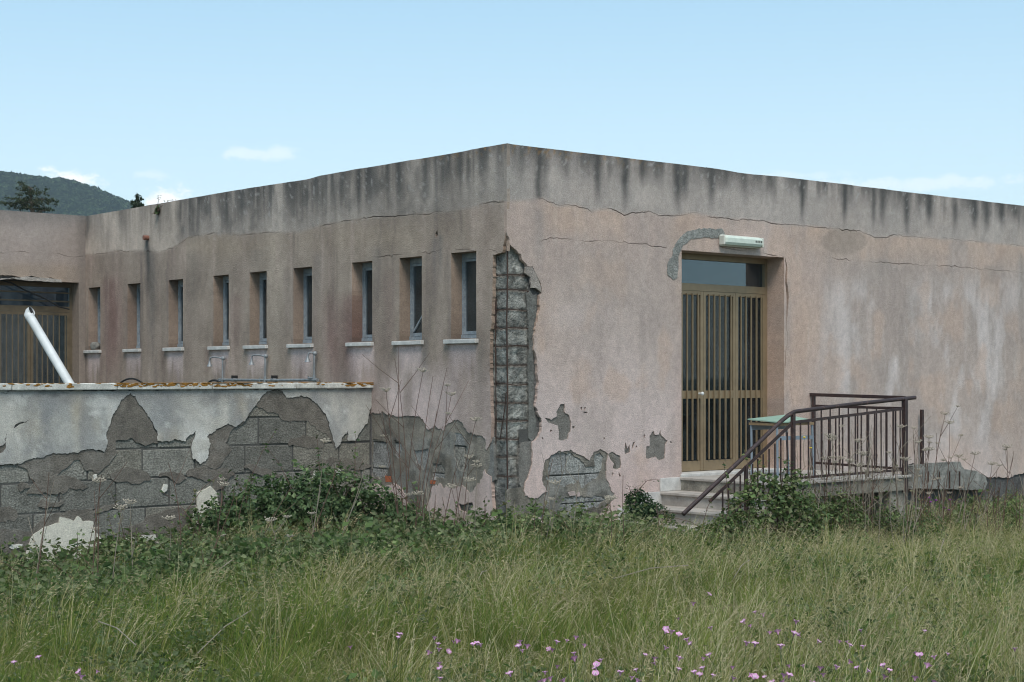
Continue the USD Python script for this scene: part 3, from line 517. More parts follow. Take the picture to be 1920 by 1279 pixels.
def paint_right(t, z):
    x, y = FR.survey(t, z); k = (n2(t, z, .9, .8, 4, 101) - .5) * 1.2 + .5; fine = n2(t, z, 7, 5, 3, 102); vert = n2(t, z, 6.0, .5, 4, 103); vert2 = n2(t, z, 13, .9, 3, 104); med = n2(t, z, 2.6, 1.7, 4, 106)
    roof = ROOF - z; up = z - zR1(t)
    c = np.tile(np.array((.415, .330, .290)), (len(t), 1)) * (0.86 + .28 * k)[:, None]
    c = mixc(c, ss(.45, .7, med) * .35, (.43, .325, .26)); c = mixc(c, ss(.55, .8, vert) * .3, (.34, .285, .255))
    c = mixc(c, ss(430, 560, y) * ss(720, 600, y) * ss(1020, 1060, x) * ss(1270, 1180, x) * .5, (.365, .310, .278))
    c = mixc(c, ss(560, 800, y - .05 * (x - 1000) + 90 * (k - .5)) * ss(1330, 1240, x) * .8, (.50, .415, .392))       # paler pink low down
    c = mixc(c, blob(x, y, 1100, 590, 90, 26) * .6, (.50, .415, .385)); c = mixc(c, blob(x, y, 1180, 700, 60, 80) * .35, (.47, .40, .37))
    c = mixc(c, blob(x, y, 1235, 660, 30, 110) * .55, (.36, .305, .275))
    c = mixc(c, ss(820, 900, y) * ss(1300, 1200, x) * .45, (.50, .375, .335))
    c = mixc(c, ss(1255, 1276, x) * ss(1300, 1280, x) * ss(650, 800, y) * .5, (.50, .37, .33))
    rt = ss(1500, 1600, x)                                                 # greyer washed area right of the door
    c = mixc(c, rt * .55, (.385, .325, .29)); c = mixc(c, rt * ss(.45, .62, n2(t, z, 3.0, 1.7, 5, 110)) * .75 * ss(500, 560, y), (.53, .475, .455))
    c = mixc(c, rt * ss(.52, .66, n2(t, z, 4.5, 1.6, 4, 111)) * .5, (.33, .28, .25)); c = mixc(c, rt * ss(.6, .72, n2(t, z, 9, 1.4, 4, 112)) * .5 * ss(1750, 1850, x), (.50, .435, .395))
    c = mixc(c, blob(x, y, 1500, 640, 22, 120) * .55, (.45, .315, .235)); c = mixc(c, blob(x, y, 1530, 620, 9, 130) * .3, (.50, .37, .30))
    c = mixc(c, ss(780, 860, y) * rt * .45, (.50, .41, .375)); c = mixc(c, blob(x, y, 1800, 860, 60, 26) * .5, (.48, .355, .295))
    c = mixc(c, ss(.56, .70, n2(t, z, 8, .8, 4, 151)) * .35, (.33, .275, .245)); c = mixc(c, ss(.58, .72, n2(t, z, 10, .9, 4, 152)) * .35, (.51, .44, .40)); c = mixc(c, ss(.54, .68, n2(t, z, 3, 2.4, 5, 153)) * .5, (.47, .345, .275)); c = mixc(c, ss(.52, .62, n2(t, z, 1.5, 1.1, 5, 154)) * .38, (.335, .28, .25))
    lo = ss(.03, -.03, up)
    c = mixc(c, lo * ss(-.5, 0, up) * .55 * ss(.35, .6, med), (.47, .345, .27))                                 # peach band under the crack
    c = mixc(c, lo * blob(x, y, 1060, 425, 45, 16) * .4, (.47, .345, .27)); c = mixc(c, lo * blob(x, y, 1320, 425, 60, 14) * .4, (.48, .36, .30))
    band = ss(-.03, .03, up)
    pc = np.tile(np.array((.37, .325, .295)), (len(t), 1)) * (.84 + .32 * k)[:, None]
    pc = mixc(pc, ss(.5, .7, med) * .4, (.40, .335, .295))
    pc = mixc(pc, ss(1010, 960, x) * .5, (.25, .235, .215)); pc = mixc(pc, ss(.50, .7, fine) * .22, (.20, .19, .18))
    edge = ss(.42, 0, roof + .5 * (vert - .5)); pc = mixc(pc, edge * ss(.35, .6, vert2 * .5 + vert * .5) * .85, DARK)
    for cx, y1, w, s in ((978, 350, 9, .35), (1010, 470, 8, .75), (1022, 390, 8, .5), (1060, 340, 10, .4), (1120, 390, 9, .75), (1145, 340, 8, .45), (1174, 410, 10, .95), (1205, 355, 8, .8), (1232, 350, 7, .6), (1270, 410, 10, .9), (1284, 385, 9, .8), (1334, 400, 9, .7), (1362, 360, 10, .4), (1400, 390, 9, .3), (1445, 370, 8, .35), (1505, 425, 6, .85), (1545, 360, 9, .4), (1584, 432, 6, 1.0), (1638, 440, 5, .7), (1655, 430, 8, .7), (1700, 450, 8, .8), (1742, 430, 8, .85), (1790, 440, 7, .6), (1828, 440, 9, .85), (1850, 440, 8, .8), (1878, 430, 8, .8), (1905, 420, 7, .7), (1935, 440, 10, .8), (1990, 450, 10, .7), (2060, 440, 12, .8), (2150, 450, 12, .7)):
        pc = mixc(pc, streak(t, x, y, cx, 268 + .1216 * (cx - 950), y1, w) * min(1, s * 1.2), DARK * 1.05)
    for cx, cy, rx, ry in ((1212, 372, 30, 34), (1040, 320, 16, 40), (1240, 385, 18, 22), (1780, 370, 14, 40)): pc = mixc(pc, blob(x, y, cx, cy, rx, ry) * .55 * ss(.35, .6, fine), (.46, .40, .36))
    c = c * (1 - band[:, None]) + pc * band[:, None]
    for cx, y0, y1, w, s, col in ((1010, 400, 520, 9, .5, (.28, .25, .23)), (1585, 425, 480, 22, .35, (.27, .245, .22)), (1640, 490, 560, 30, .4, (.29, .255, .23)), (1860, 500, 545, 20, .45, (.26, .235, .215)), (1780, 500, 560, 14, .35, (.3, .26, .235)), (1915, 480, 640, 6, .5, (.24, .22, .2)), (1920, 640, 800, 20, .3, (.3, .26, .23)), (1720, 560, 700, 18, .25, (.31, .27, .245))):
        c = mixc(c, streak(t, x, y, cx, y0, y1, w) * s, col)
    oldp = blob(x, y, 1583, 452, 46, 26); c = mixc(c, lo * ss(.35, .5, oldp) * .7, (.30, .245, .205))                      # a darker old repair under the crack
    c = mixc(c, ss(.60, .68, n2(t, z, 24, 24, 2, 140)) * ss(.16, 0, roof) * .6 * ss(3.5, .1, t), (.30, .17, .06))
    c = mixc(c, ss(.66, .74, n2(t, z, 26, 26, 2, 141)) * ss(.5, 0, roof) * .5, (.42, .40, .38))
    c = mixc(c, ss(1.2, .6, z) * ss(.58, .7, fine) * .18, (.33, .28, .25))
    mot = 1 + .16 * 2 * (n2(t, z, 4.5, 2.6, 5, 161) - .5) + .22 * (n2(t, z, 16, 11, 3, 62) - .5); return np.clip(c * np.array((1.18, 1.155, 1.145)) * np.clip(mot, .5, 1.5)[:, None], .02, .8)
def paint_wing(t, z):
    x, y = FW.survey(t, z); k = n2(t, z, 1.0, .9, 4, 201); fine = n2(t, z, 7, 5, 3, 202); vert = n2(t, z, 5, .5, 4, 203); roof = ROOF - z
    c = np.tile(np.array((.40, .325, .285)), (len(t), 1)) * (.86 + .28 * k)[:, None]
    c = mixc(c, ss(3.55, 3.35, z + .1 * (k - .5)) * .6, (.36, .275, .205)); c = mixc(c, ss(.45, .7, vert) * .35, (.29, .25, .22))
    c = mixc(c, ss(.35, 0, roof + .4 * (vert - .5)) * .55, (.17, .16, .15)); c = mixc(c, ss(.22, .05, t) * .6, (.19, .165, .15))
    c = mixc(c, blob(x, y, 60, 440, 40, 20) * .4, (.45, .38, .34))
    return np.clip(c, .02, .8)
def reveal_tone(paint, f=0.92): return lambda t, z: paint(t, z) * np.array((f, f * .96, f * .92))

RES = 0.028
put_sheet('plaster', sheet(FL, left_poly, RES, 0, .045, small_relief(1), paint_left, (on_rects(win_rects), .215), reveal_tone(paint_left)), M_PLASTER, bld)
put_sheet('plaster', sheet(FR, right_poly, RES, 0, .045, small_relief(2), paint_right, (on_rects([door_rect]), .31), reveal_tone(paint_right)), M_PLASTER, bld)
wing_rect = rect(WDOOR[0], WDOOR[1], -.5, WDOOR[3])
CR_W = [(-60, 470), (0, 475), (40, 470), (70, 476), (100, 474), (130, 481), (155, 480)]
torn = FW.poly([(147, 531), (115, 532), (112, 526), (95, 520), (85, 523), (60, 517), (40, 520), (20, 516), (0, 516), (-60, 515), (-60, 545), (147, 545)])
wing_poly = clean(rect(0, 6.0, -.45, ROOF).difference(unary_union([wing_rect, crack(FW, CR_W, .008, 60), rag(torn, .008, .02, 61)])))
put_sheet('plaster', sheet(FW, wing_poly, .04, 0, .045, small_relief(3), paint_wing, (on_rects([wing_rect]), .26), reveal_tone(paint_wing)), M_PLASTER, bld)
flake = rag(FW.poly([(-30, 520), (0, 523), (50, 519), (78, 521), (114, 524), (115, 530), (70, 527), (55, 527), (20, 522), (-30, 530)]), .008, .02, 63)
put_sheet('loose_plaster', sheet(FW, clean(flake), .03, .03, .05, rough_relief(64, .008), lambda t, z: np.tile((.42, .38, .34), (len(t), 1)), None), M_RENDER, bld)

def core(fr, t0, t1, z0, z1, holes, wf, wb, name):
    """solid masonry behind the plaster, with its openings"""
    p = rect(t0, t1, z0, z1).difference(unary_union([h.buffer(.004, join_style='mitre') for h in holes]))
    ms = []
    for g in getattr(p, 'geoms', [p]):
        m = trimesh.creation.extrude_polygon(g, wf - wb, engine='earcut'); v = np.array(m.vertices)
        m = trimesh.Trimesh(fr.at(v[:, 0], v[:, 1], wb + v[:, 2]), m.faces if not fr.flip else m.faces[:, ::-1], process=False); ms.append(m)
    obj(name, ms, M_CORE, bld)
core(FL, .34, WING_T + 6, -.5, ROOF - .036, win_rects, -.040, -.32, 'wall')
core(FR, .34, RLEN, -.5, ROOF - .036, [door_rect], -.040, -.36, 'wall')
core(FW, .045, 6.2, -.5, ROOF - .036, [wing_rect], -.040, -.33, 'wall')
obj('wall', bx(FR, .36, .60, -16, -15.7, -.5, ROOF - .036), M_CORE, bld); obj('wall', bx(FR, RLEN - .3, RLEN, -16, -.4, -.5, ROOF - .036), M_CORE, bld); obj('wall', bx(FR, .6, RLEN, -16, -15.7, -.5, ROOF - .036), M_CORE, bld)
obj('inner_wall', bx(FR, .4, RLEN - .4, -5.2, -5.0, .5, 3.7), M_INNER, bld); obj('inner_wall', bx(FL, .36, 10, -3.4, -3.2, .5, 3.7), M_INNER, bld)
obj('floor', bx(FR, .34, RLEN - .31, -15.7, -.37, .3, .598), M_INNER, bld)
obj('roof', bx(FR, .30, RLEN - .05, -16, -.33, 3.72, 3.95), M_CORE, bld)
obj('corner_masonry', [bx(FR, .046, .36, -.36, -.046, 3.36, ROOF - .034), bx(FR, .075, .36, -.36, -.075, -.5, 3.38)], M_CORE, bld)

# the exposed column at the corner
ST = [515, 543, 580, 614.5, 649, 684.5, 720, 755.5, 788.7, 823, 856.6, 894]
STZ = [FL.on(949.5, y, -.05)[1] for y in ST]
def col_relief(seed):
    zs = np.array(STZ)
    def f(t, z):
        d = np.abs(z[:, None] - zs[None]).min(1); a = 0.020 * (n2(t, z, 8, 8, 4, seed) - .5) * 2 + .010 * (n2(t, z, 30, 30, 2, seed + 1) - .5) * 2
        a = a - .010 * np.exp(-(d / .014) ** 2); return np.clip(a, -.035, .022) * ss(.055, .085, t) - .008 * (1 - ss(.055, .085, t)) * n2(t, z, 3, 12, 2, seed + 2)
    return f
def col_paint(seed, dk):
    zs = np.array(STZ)
    def f(t, z):
        k = n2(t, z, 6, 6, 4, seed); c = np.tile(np.array((.255, .247, .222)), (len(t), 1)) * (.55 + .9 * k)[:, None]
        c = mixc(c, ss(.52, .7, n2(t, z, 13, 4, 3, seed + 3)) * .55, (.44, .43, .39)); d = np.abs(z[:, None] - zs[None]).min(1)
        c = mixc(c, ss(.55, .7, n2(t, z, 20, 20, 3, seed + 5)) * .7, (.075, .072, .065)); c = mixc(c, np.exp(-(d / .022) ** 2) * .55, (.11, .075, .055))
        c = mixc(c, ss(.95, .4, z) * .55, (.10, .10, .098)); return c * dk
    return f
put_sheet('exposed_column', sheet(FL, rect(.055, .40, -.45, 3.42), .014, -.055, .03, col_relief(71), col_paint(72, .95)), M_SPALL, bld)
put_sheet('exposed_column', sheet(FR, rect(.055, .62, -.45, 3.42), .014, -.055, .03, col_relief(73), col_paint(74, 1.0)), M_SPALL, bld)
def bent(fr_pts, r, n=7): return tube(fr_pts, r, n)
cornerP = lambda z, o=.030: FL.at(0, z, 0) - o * NL * 0 + (-(NL + NR)) * o
for i, y in enumerate(ST):
    zz = STZ[i]; rr = np.random.default_rng(i); w = lambda: .006 * rr.normal()
    xl = FL.on(929, y, -.034)[0]; xr = FR.on(991, y, -.034)[0]
    pts = [FL.at(xl, zz + w(), -.046), FL.at(xl * .6, zz + w(), -.040), cornerP(zz, .038)]
    if i < 10: pts += [FR.at(xr * .5, zz + w(), -.040), FR.at(xr, zz + w(), -.044)]
    elif i == 11: pts += [FR.at(xr * .45, zz + w(), -.044)]
    obj('stirrup', tube(pts, .0048, 6), M_RUST, bld, smooth=True)
pz = [FL.on(949.5, y, -.04)[1] for y in (462, 520, 600, 680, 740, 800, 860, 930, 985)]
obj('reinforcing_bar', tube([cornerP(z, .040) + .006 * math.sin(i * 2.1) * U2 for i, z in enumerate(pz)], .0085, 8), M_RUST, bld, smooth=True)
obj('reinforcing_bar', tube([FR.at(*FR.on(x, y, -.045), -.045) for x, y in ((990, 546), (992, 600), (991, 650), (992, 720), (991, 812))], .009, 8), M_RUST, bld, smooth=True)
obj('reinforcing_bar', tube([FL.at(*FL.on(x, y, -.05), -.05) for x, y in ((930, 560), (929, 640), (930, 720), (930, 800), (929, 855))], .007, 8), M_RUST, bld, smooth=True)
obj('reinforcing_bar', tube([FL.at(*FL.on(x, y, -.035), -.035) for x, y in ((949, 735), (946, 770), (941, 800), (938, 822))], .0055, 7), M_RUST, bld, smooth=True)
# remains of the render and loose plaster round the column
def flat_paint(c, seed, amp=.3):
    c = np.array(c); return lambda t, z: c * (1 - amp / 2 + amp * n2(t, z, 5, 5, 4, seed))[:, None]
strip = rag(FR.poly([(990, 550), (998, 545), (1004, 555), (1010, 552), (1008, 600), (1002, 640), (1004, 700), (1003, 760), (1008, 790), (1012, 815), (1000, 828), (994, 822), (995, 760), (993, 700), (995, 640), (993, 590)]), .008, .02, 81)
put_sheet('render_strip', sheet(FR, clean(strip), .02, -.026, .03, rough_relief(82, .008, 14), flat_paint((.16, .155, .14), 83)), M_RENDER, bld)
strip = rag(FR.poly([(978, 830), (998, 828), (999, 870), (990, 905), (982, 925), (976, 905), (974, 870)]), .008, .02, 84)
put_sheet('render_strip', sheet(FR, clean(strip), .02, -.018, .04, rough_relief(85, .008, 10), flat_paint((.20, .185, .165), 86)), M_RENDER, bld)
flap = rag(FR.poly([(985, 500), (997, 500), (1006, 515), (1014, 538), (1015, 549), (1004, 540), (996, 540), (994, 520), (984, 512)]), .005, .02, 87)
put_sheet('loose_plaster', sheet(FR, clean(flap), .02, .004, .02, rough_relief(88, .006, 12), flat_paint((.33, .285, .25), 89)), M_RENDER, bld)
strip = rag(FL.poly([(918, 835), (923, 820), (925, 900), (920, 905), (911, 890), (907, 865)]), .006, .02, 90)
put_sheet('render_strip', sheet(FL, clean(strip), .02, -.012, .04, rough_relief(91, .005, 10), flat_paint((.22, .215, .20), 92)), M_RENDER, bld)

# masonry blocks seen where plaster has fallen
def blocks(fr, rows, t0, t1, length, wf, wb, parent, seed, gap=.010, tones=None):
    r = np.random.default_rng(seed)
    for z0, z1, off in rows:
        t = off
        while t < t1:
            a, b = max(t, t0), min(t + length, t1); t += length
            if b - a < .05: continue
            j = .004 * r.normal(size=3); m = bx(fr, a + gap / 2, b - gap / 2, wb, wf + np.clip(j[0], -.004, .006), z0 + gap / 2 + j[1] * .5, z1 - gap / 2 + j[2] * .5, ch=.007)
            obj('block', m, BLOCK[r.choice(4, p=(.36, .3, .14, .2))] if tones is None else tones[r.integers(len(tones))], parent)
rows_b = [(-.24 + .31 * i, .07 + .31 * i) for i in range(0, 6)]
obj('mortar', [bx(FL, .40, 2.6, -.043, -.036, -.45, 1.4), bx(FR, .20, 1.75, -.043, -.036, -.45, 1.2)], M_MORTAR, bld)
blocks(FL, [(a, b, .42 - .31 * (i % 2)) for i, (a, b) in enumerate(rows_b[:5])], .42, 2.5, .62, -.020, -.039, bld, 5, tones=PALE_BLOCK[:2])
blocks(FR, [(a, b, -.1 - .28 * (i % 2)) for i, (a, b) in enumerate(rows_b[:4])], .33, 1.7, .62, -.020, -.039, bld, 6, tones=PALE_BLOCK)
def base_paint(seed): return lambda t, z: mixc(mixc(np.tile((.225, .20, .165), (len(t), 1)) * (.5 + n2(t, z, 3, 3, 4, seed))[:, None], ss(.5, .65, n2(t, z, 4, 4, 4, seed + 1)) * .6, (.26, .255, .235)), ss(.56, .68, n2(t, z, 9, 9, 3, seed + 2)) * .6, (.085, .08, .07))
show = [seen2(p) for p in ([(820, 460), (905, 470), (940, 600), (900, 690), (820, 690)], [(955, 470), (990, 460), (1005, 520), (985, 580), (960, 560)], [(1070, 520), (1160, 515), (1155, 560), (1135, 640), (1085, 600)], [(1320, 420), (1360, 430), (1395, 520), (1400, 640), (1340, 650), (1310, 560)], [(1180, 600), (1240, 610), (1260, 690), (1190, 690)])]
pl = FL.poly(patch_left).buffer(.05).difference(unary_union([rag(FL.poly(p), .03, .02, 95 + i, 10) for i, p in enumerate(show)]))
put_sheet('render_coat', sheet(FL, clean(pl), .025, -.009, .014, rough_relief(96, .0045, 9), base_paint(97)), M_RENDER, bld)
put_sheet('render_coat', sheet(FL, FL.poly(hole_left).buffer(.04), .025, -.02, .01, rough_relief(98, .006, 12), flat_paint((.10, .095, .085), 99)), M_RENDER, bld)
show = [seen4(p) for p in ([(350, 720), (390, 610), (440, 600), (520, 610), (590, 650), (650, 690), (700, 690), (700, 610), (740, 590), (765, 640), (750, 690), (740, 740), (700, 800), (620, 860), (590, 800), (560, 830), (500, 850), (400, 830), (350, 790)], [(480, 930), (640, 920), (820, 920), (760, 980), (640, 1040), (520, 1050), (440, 1000)])]
pr_full = FR.poly([(958, 925), (1010, 920), (1008, 865), (1035, 840), (1070, 836), (1140, 830), (1160, 920), (1120, 985), (1060, 1010), (990, 1000), (958, 1010)]).buffer(.05)
pr = pr_full.difference(unary_union([rag(FR.poly(p), .035, .02, 105 + i, 9) for i, p in enumerate(show)]))
put_sheet('render_coat', sheet(FR, clean(pr), .025, -.010, .014, rough_relief(107, .0055, 9), base_paint(108)), M_RENDER, bld)
for p, s in ((patch_r1, 111), (patch_r2, 112), (patch_r3, 113)):
    put_sheet('render_coat', sheet(FR, FR.poly(p).buffer(.06), .025, -.012, .02, rough_relief(s, .003, 12), flat_paint((.19, .175, .155), s, .35)), M_RENDER, bld)
put_sheet('render_coat', sheet(FR, rect(.7, 2.6, .35, 1.45).difference(FR.poly(patch_r1).buffer(.055)).difference(pr_full.buffer(.02)).difference(FR.poly(patch_r2).buffer(.06)).difference(FR.poly(patch_r3).buffer(.06)), .08, -.016, .016, lambda t, z: 0 * t, flat_paint((.17, .155, .14), 115)), M_RENDER, bld)
for pts, s in (([(1081, 926), (1087, 923), (1088, 930), (1082, 932)], 1), ([(1065, 923), (1078, 921), (1080, 929), (1068, 930)], 2)):
    put_sheet('plaster_remnant', sheet(FR, rag(FR.poly(pts), .004, .01, s), .02, .0, .02, lambda t, z: 0 * t, flat_paint((.45, .36, .33), s)), M_PLASTER, bld)
for pts in ([(721, 892), (734, 893), (735, 904), (722, 904)], [(806, 900), (816, 902), (814, 908), (806, 907)]):
    put_sheet('brick', sheet(FL, rag(FL.poly(pts), .004, .01, 7), .02, -.006, .02, lambda t, z: 0 * t, flat_paint((.45, .14, .07), 8)), M_PLASTER, bld)
put_sheet('plaster_remnant', sheet(FL, rag(FL.poly([(810, 896), (816, 894), (817, 900), (811, 901)]), .003, .01, 7), .02, -.004, .02, lambda t, z: 0 * t, flat_paint((.5, .45, .42), 8)), M_PLASTER, bld)
remn = rag(FR.poly([(1826, 980), (1836, 955), (1845, 947), (1852, 955), (1858, 944), (1862, 943), (1863, 985)]), .01, .02, 9)
put_sheet('plaster_remnant', sheet(FR, clean(remn), .025, .0, .045, rough_relief(9, .004), flat_paint((.46, .375, .345), 9)), M_PLASTER, bld)
def dark_base(t, z): return mixc(np.tile((.115, .11, .105), (len(t), 1)) * (.6 + .8 * n2(t, z, 3, 3, 4, 121))[:, None], ss(.55, .7, n2(t, z, 8, 8, 3, 122)) * .5, (.055, .053, .05))
put_sheet('rough_plinth', sheet(FR, rect(4.9, RLEN, -.45, .72), .04, -.020, .02, rough_relief(123, .016, 5), dark_base), M_SPALL, bld)
# cement-filled chase beside the door
ch = LineString([FR.on(x, y) for x, y in ((1352, 438), (1330, 437), (1310, 437), (1290, 442), (1276, 453), (1268, 470), (1264, 488))]).buffer(.052)
ch = rag(unary_union([ch, FR.poly([(1252, 493), (1258, 486), (1270, 487), (1269, 520), (1262, 524), (1252, 514)]).buffer(.01)]), .012, .02, 131)
put_sheet('cement_patch', sheet(FR, clean(ch), .02, .007, .012, rough_relief(132, .005, 16), flat_paint((.265, .262, .240), 133, .4)), M_SPALL, bld)
# edge of a slab broken off along the right wall
slab = rag(FR.poly([(1700, 873), (1735, 868), (1790, 866), (1795, 880), (1818, 882), (1836, 893), (1841, 905), (1835, 918), (1800, 918), (1760, 917), (1715, 915), (1700, 916)]), .012, .02, 141)
put_sheet('broken_slab_edge', sheet(FR, clean(slab), .025, .10, .13, rough_relief(142, .022, 8), flat_paint((.26, .25, .225), 143, .7)), M_SPALL, bld)
for x, y0, y1 in ((1740, 884, 905), (1780, 884, 916), (1799, 884, 918), (1761, 884, 896)):
    obj('reinforcing_bar', tube([FR.at(*FR.on(x, y, .12), .125) for y in (y0, (y0 + y1) / 2, y1)], .009, 7), M_RUST, bld)
obj('drain_spout', tube([FL.at(*FL.on(278, 446), w) for w in (-.03, .04, .075)], .034, 12), M_TERRA, bld, smooth=40)

# windows: outer frame > sash, pane, sill
for i, (a, b) in enumerate(WT):
    w0, w1 = -.205, -.150; z0, z1 = WIN_Z; r = np.random.default_rng(300 + i)
    fr = obj('window', [bx(FL, a, a + .016, w0, w1, z0 + .03, z1), bx(FL, b - .016, b, w0, w1, z0 + .03, z1), bx(FL, a + .016, b - .016, w0, w1 - .002, z1 - .06, z1), bx(FL, a, b, w0, w1 + .012, z0, z0 + .045)], M_BLUEFRAME, bld)
    s0, s1 = a + .018, b - .018; sw = -.162
    obj('sash', [bx(FL, s0, s0 + .020, w0 + .012, sw, z0 + .05, z1 - .063), bx(FL, s1 - .022, s1, w0 + .012, sw + .006, z0 + .05, z1 - .063), bx(FL, s0 + .021, s1 - .023, w0 + .012, sw, z1 - .09, z1 - .063), bx(FL, s0 + .021, s1 - .023, w0 + .012, sw, z0 + .05, z0 + .085)], M_BLUEFRAME, fr)
    obj('pane', bx(FL, s0 + .02, s1 - .025, w0 + .022, w0 + .026, z0 + .08, z1 - .085), M_GLASSW, fr)
    obj('sill', bx(FL, a - .03 - .01 * r.random(), b + .07 + .04 * r.random(), -.149, .045, z0 - .055, z0 - .012 + .004 * r.random(), ch=.005), M_MARBLE, fr)
bar_ = lambda i, pts, wd: obj('loose_bar', [bar(FL.at(*FL.on(*pts[0], wd), wd), FL.at(*FL.on(*pts[1], wd), wd), .018)], M_BLUEFRAME, ORG_WIN[i])
ORG_WIN = [stage.GetPrimAtPath(str(bld.GetPath()) + ('/window' if i == 0 else f'/window_{i:03d}')) for i in range(9)]
bar_(7, ((776, 622), (795, 588)), -.17)
for pts in ([(422, 590), (429, 582), (429, 628), (422, 620)], [(336, 590), (343, 586), (343, 646), (337, 640)]):
    q = [FL.on(x, y, -.235) for x, y in pts]; i = 3 if pts[0][0] == 422 else 2
    m = trimesh.creation.extrude_polygon(Polygon(q), .006, engine='earcut'); v = np.array(m.vertices)
    obj('broken_board', trimesh.Trimesh(FL.at(v[:, 0], v[:, 1], -.24 + v[:, 2]), m.faces, process=False), M_WHITEBOARD, ORG_WIN[i])

# doors with bars
def barred_door(fr, t0, t1, zb, zleaf, ztop, w, leaves, bars, midz, kick, parent, muntins=(), metal=None):
    metal = metal or M_ALU
    d = obj('door', [bx(fr, t0, t0 + .045, w - .06, w, zb, ztop), bx(fr, t1 - .045, t1, w - .06, w, zb, ztop), bx(fr, t0 + .045, t1 - .045, w - .06, w - .002, ztop - .07, ztop), bx(fr, t0 + .045, t1 - .045, w - .06, w + .006, zleaf, zleaf + .085)] + [bx(fr, t0 + .045, t1 - .045, w - .03, w - .005, m, m + .022) for m in muntins], metal, parent)
    obj('pane', bx(fr, t0 + .045, t1 - .045, w - .045, w - .041, zleaf + .085, ztop - .07), M_TRANSOM, d)
    for a, b in leaves:
        st = .042
        obj('leaf', [bx(fr, a, a + st, w - .045, w + .010, zb + .008, zleaf - .004), bx(fr, b - st, b, w - .045, w + .010, zb + .008, zleaf - .004), bx(fr, a + st, b - st, w - .045, w + .008, zleaf - .05, zleaf - .004),
                     bx(fr, a + st, b - st, w - .045, w + .006, midz, midz + .095), bx(fr, a + st, b - st, w - .045, w + .004, zb + .008, zb + kick)], metal, d)
        obj('pane', [bx(fr, a + st - .01, b - st + .01, w - .030, w - .026, zb + kick, midz), bx(fr, a + st - .01, b - st + .01, w - .030, w - .026, midz + .095, zleaf - .05)], M_GLASS, d)
    for t in bars: obj('bar', bx(fr, t - .0065, t + .0065, w + .012, w + .030, zb + .14, zleaf - .035), metal, d)
    return d
DW = -.27
tt = lambda x: FR.on(x, 700, DW)[0]
zz = lambda y, x=1350: FR.on(x, y, DW)[1]
lv = [(DOOR[0] + .05, tt(1317)), (tt(1317) + .006, tt(1378)), (tt(1378) + .006, DOOR[1] - .05)]
bars = [tt(x) for x in (1266, 1276, 1286, 1296, 1306, 1327, 1337, 1347, 1358, 1368, 1387, 1396, 1406, 1416, 1425)]
dr = barred_door(FR, DOOR[0], DOOR[1], .63, zz(548, 1360), DOOR[3], DW, lv, bars, zz(747), zz(862) - .63, bld)
obj('threshold', bx(FR, DOOR[0] - .02, DOOR[1] + .01, -.36, .012, .585, .632, ch=.005), M_MARBLE, bld)
ORG[str(dr.GetPath())] = ORG[str(bld.GetPath())]
hp = FR.at(*FR.on(1307, 738, DW), DW)
obj('handle', [tube([hp + NR * .012, hp + NR * .075], .012, 10), trimesh.Trimesh(trimesh.creation.icosphere(2, .022).vertices + hp + NR * .085, trimesh.creation.icosphere(2, .022).faces)], M_WHITEBOARD, dr, smooth=40)
WW = -.23; tw = lambda x: FW.on(x, 640, WW)[0]; zw = lambda y: FW.on(60, y, WW)[1]
lv = [(WDOOR[0] + .05, tw(57)), (tw(57) + .006, tw(-40)), (tw(-40) + .006, WDOOR[1] - .06)]
bars = [tw(x) for x in (121, 110, 99, 88, 78, 68, 44, 33, 22, 11, 0, -11, -22, -33, -60, -71)]
barred_door(FW, WDOOR[0], WDOOR[1], WDOOR[2], zw(584), WDOOR[3], WW, lv, bars, zw(760), .3, bld, muntins=(zw(549), zw(565)), metal=M_ALUSHADE)
obj('cable', tube([FW.at(*FW.on(x, y, -.10), -.10) for x, y in ((-20, 520), (20, 530), (48, 545), (85, 560), (110, 575), (130, 580))], .012, 6), M_BLACK, bld)

# ------------------------------------------------------------------ low block wall in front of the yard
lw = thing('yard_wall', 'low grey concrete-block wall with fallen whitewashed plaster and lichen-spotted coping', 'wall', A + U2 * -2.5)
LW = 7.5
rows = [(-.24 + .31 * i, .07 + .31 * i) for i in range(0, 6)]
joint = {3: FB.on(269, 870)[0], 2: FB.on(219, 915)[0], 4: FB.on(487, 800)[0]}
offs = []
for i, (a, b) in enumerate(rows):
    o = joint.get(i, .31 * (i % 2) + .1); offs.append((a, min(b, 1.61), (o % .62) - .62))
obj('mortar', bx(FB, .0, LW, -.22, -.030, -.5, 1.62), M_MORTAR, lw)
blocks(FB, offs, .002, LW, .62, -.022, -.12, lw, 8, gap=.016)
obj('end_face', bx(FB, -.012, .0, -.22, -.012, -.5, 1.62), M_CORE, lw)
pl_low = seen1([(-2600, 640), (-60, 620), (0, 612), (40, 608), (130, 605), (180, 578), (250, 570), (320, 540), (400, 545), (470, 540), (560, 515), (625, 535), (640, 515), (650, 480), (634, 430), (690, 290), (745, 210), (780, 180), (812, 205), (825, 240), (870, 290), (905, 345), (945, 420), (945, 476), (980, 475), (1050, 460), (1110, 470), (1130, 440), (1178, 408), (1175, 440), (1150, 480), (1150, 540), (1158, 578), (1205, 606), (1245, 575), (1265, 490), (1240, 440), (1300, 400), (1370, 365)]) + \
    seen2([(10, 385), (60, 350), (100, 290), (140, 230), (190, 175), (235, 162), (285, 165), (310, 205), (345, 215), (400, 198), (450, 215), (500, 255), (545, 310), (565, 370), (590, 460), (610, 512), (635, 490), (655, 430), (680, 410), (680, 465), (725, 470), (760, 410), (800, 350), (822, 250), (826, 100)])
poly = Polygon([FB.on(x, y) for x, y in pl_low] + [(0, 1.62), (LW, 1.62)]).buffer(0).intersection(rect(0, LW, -.5, 1.618))
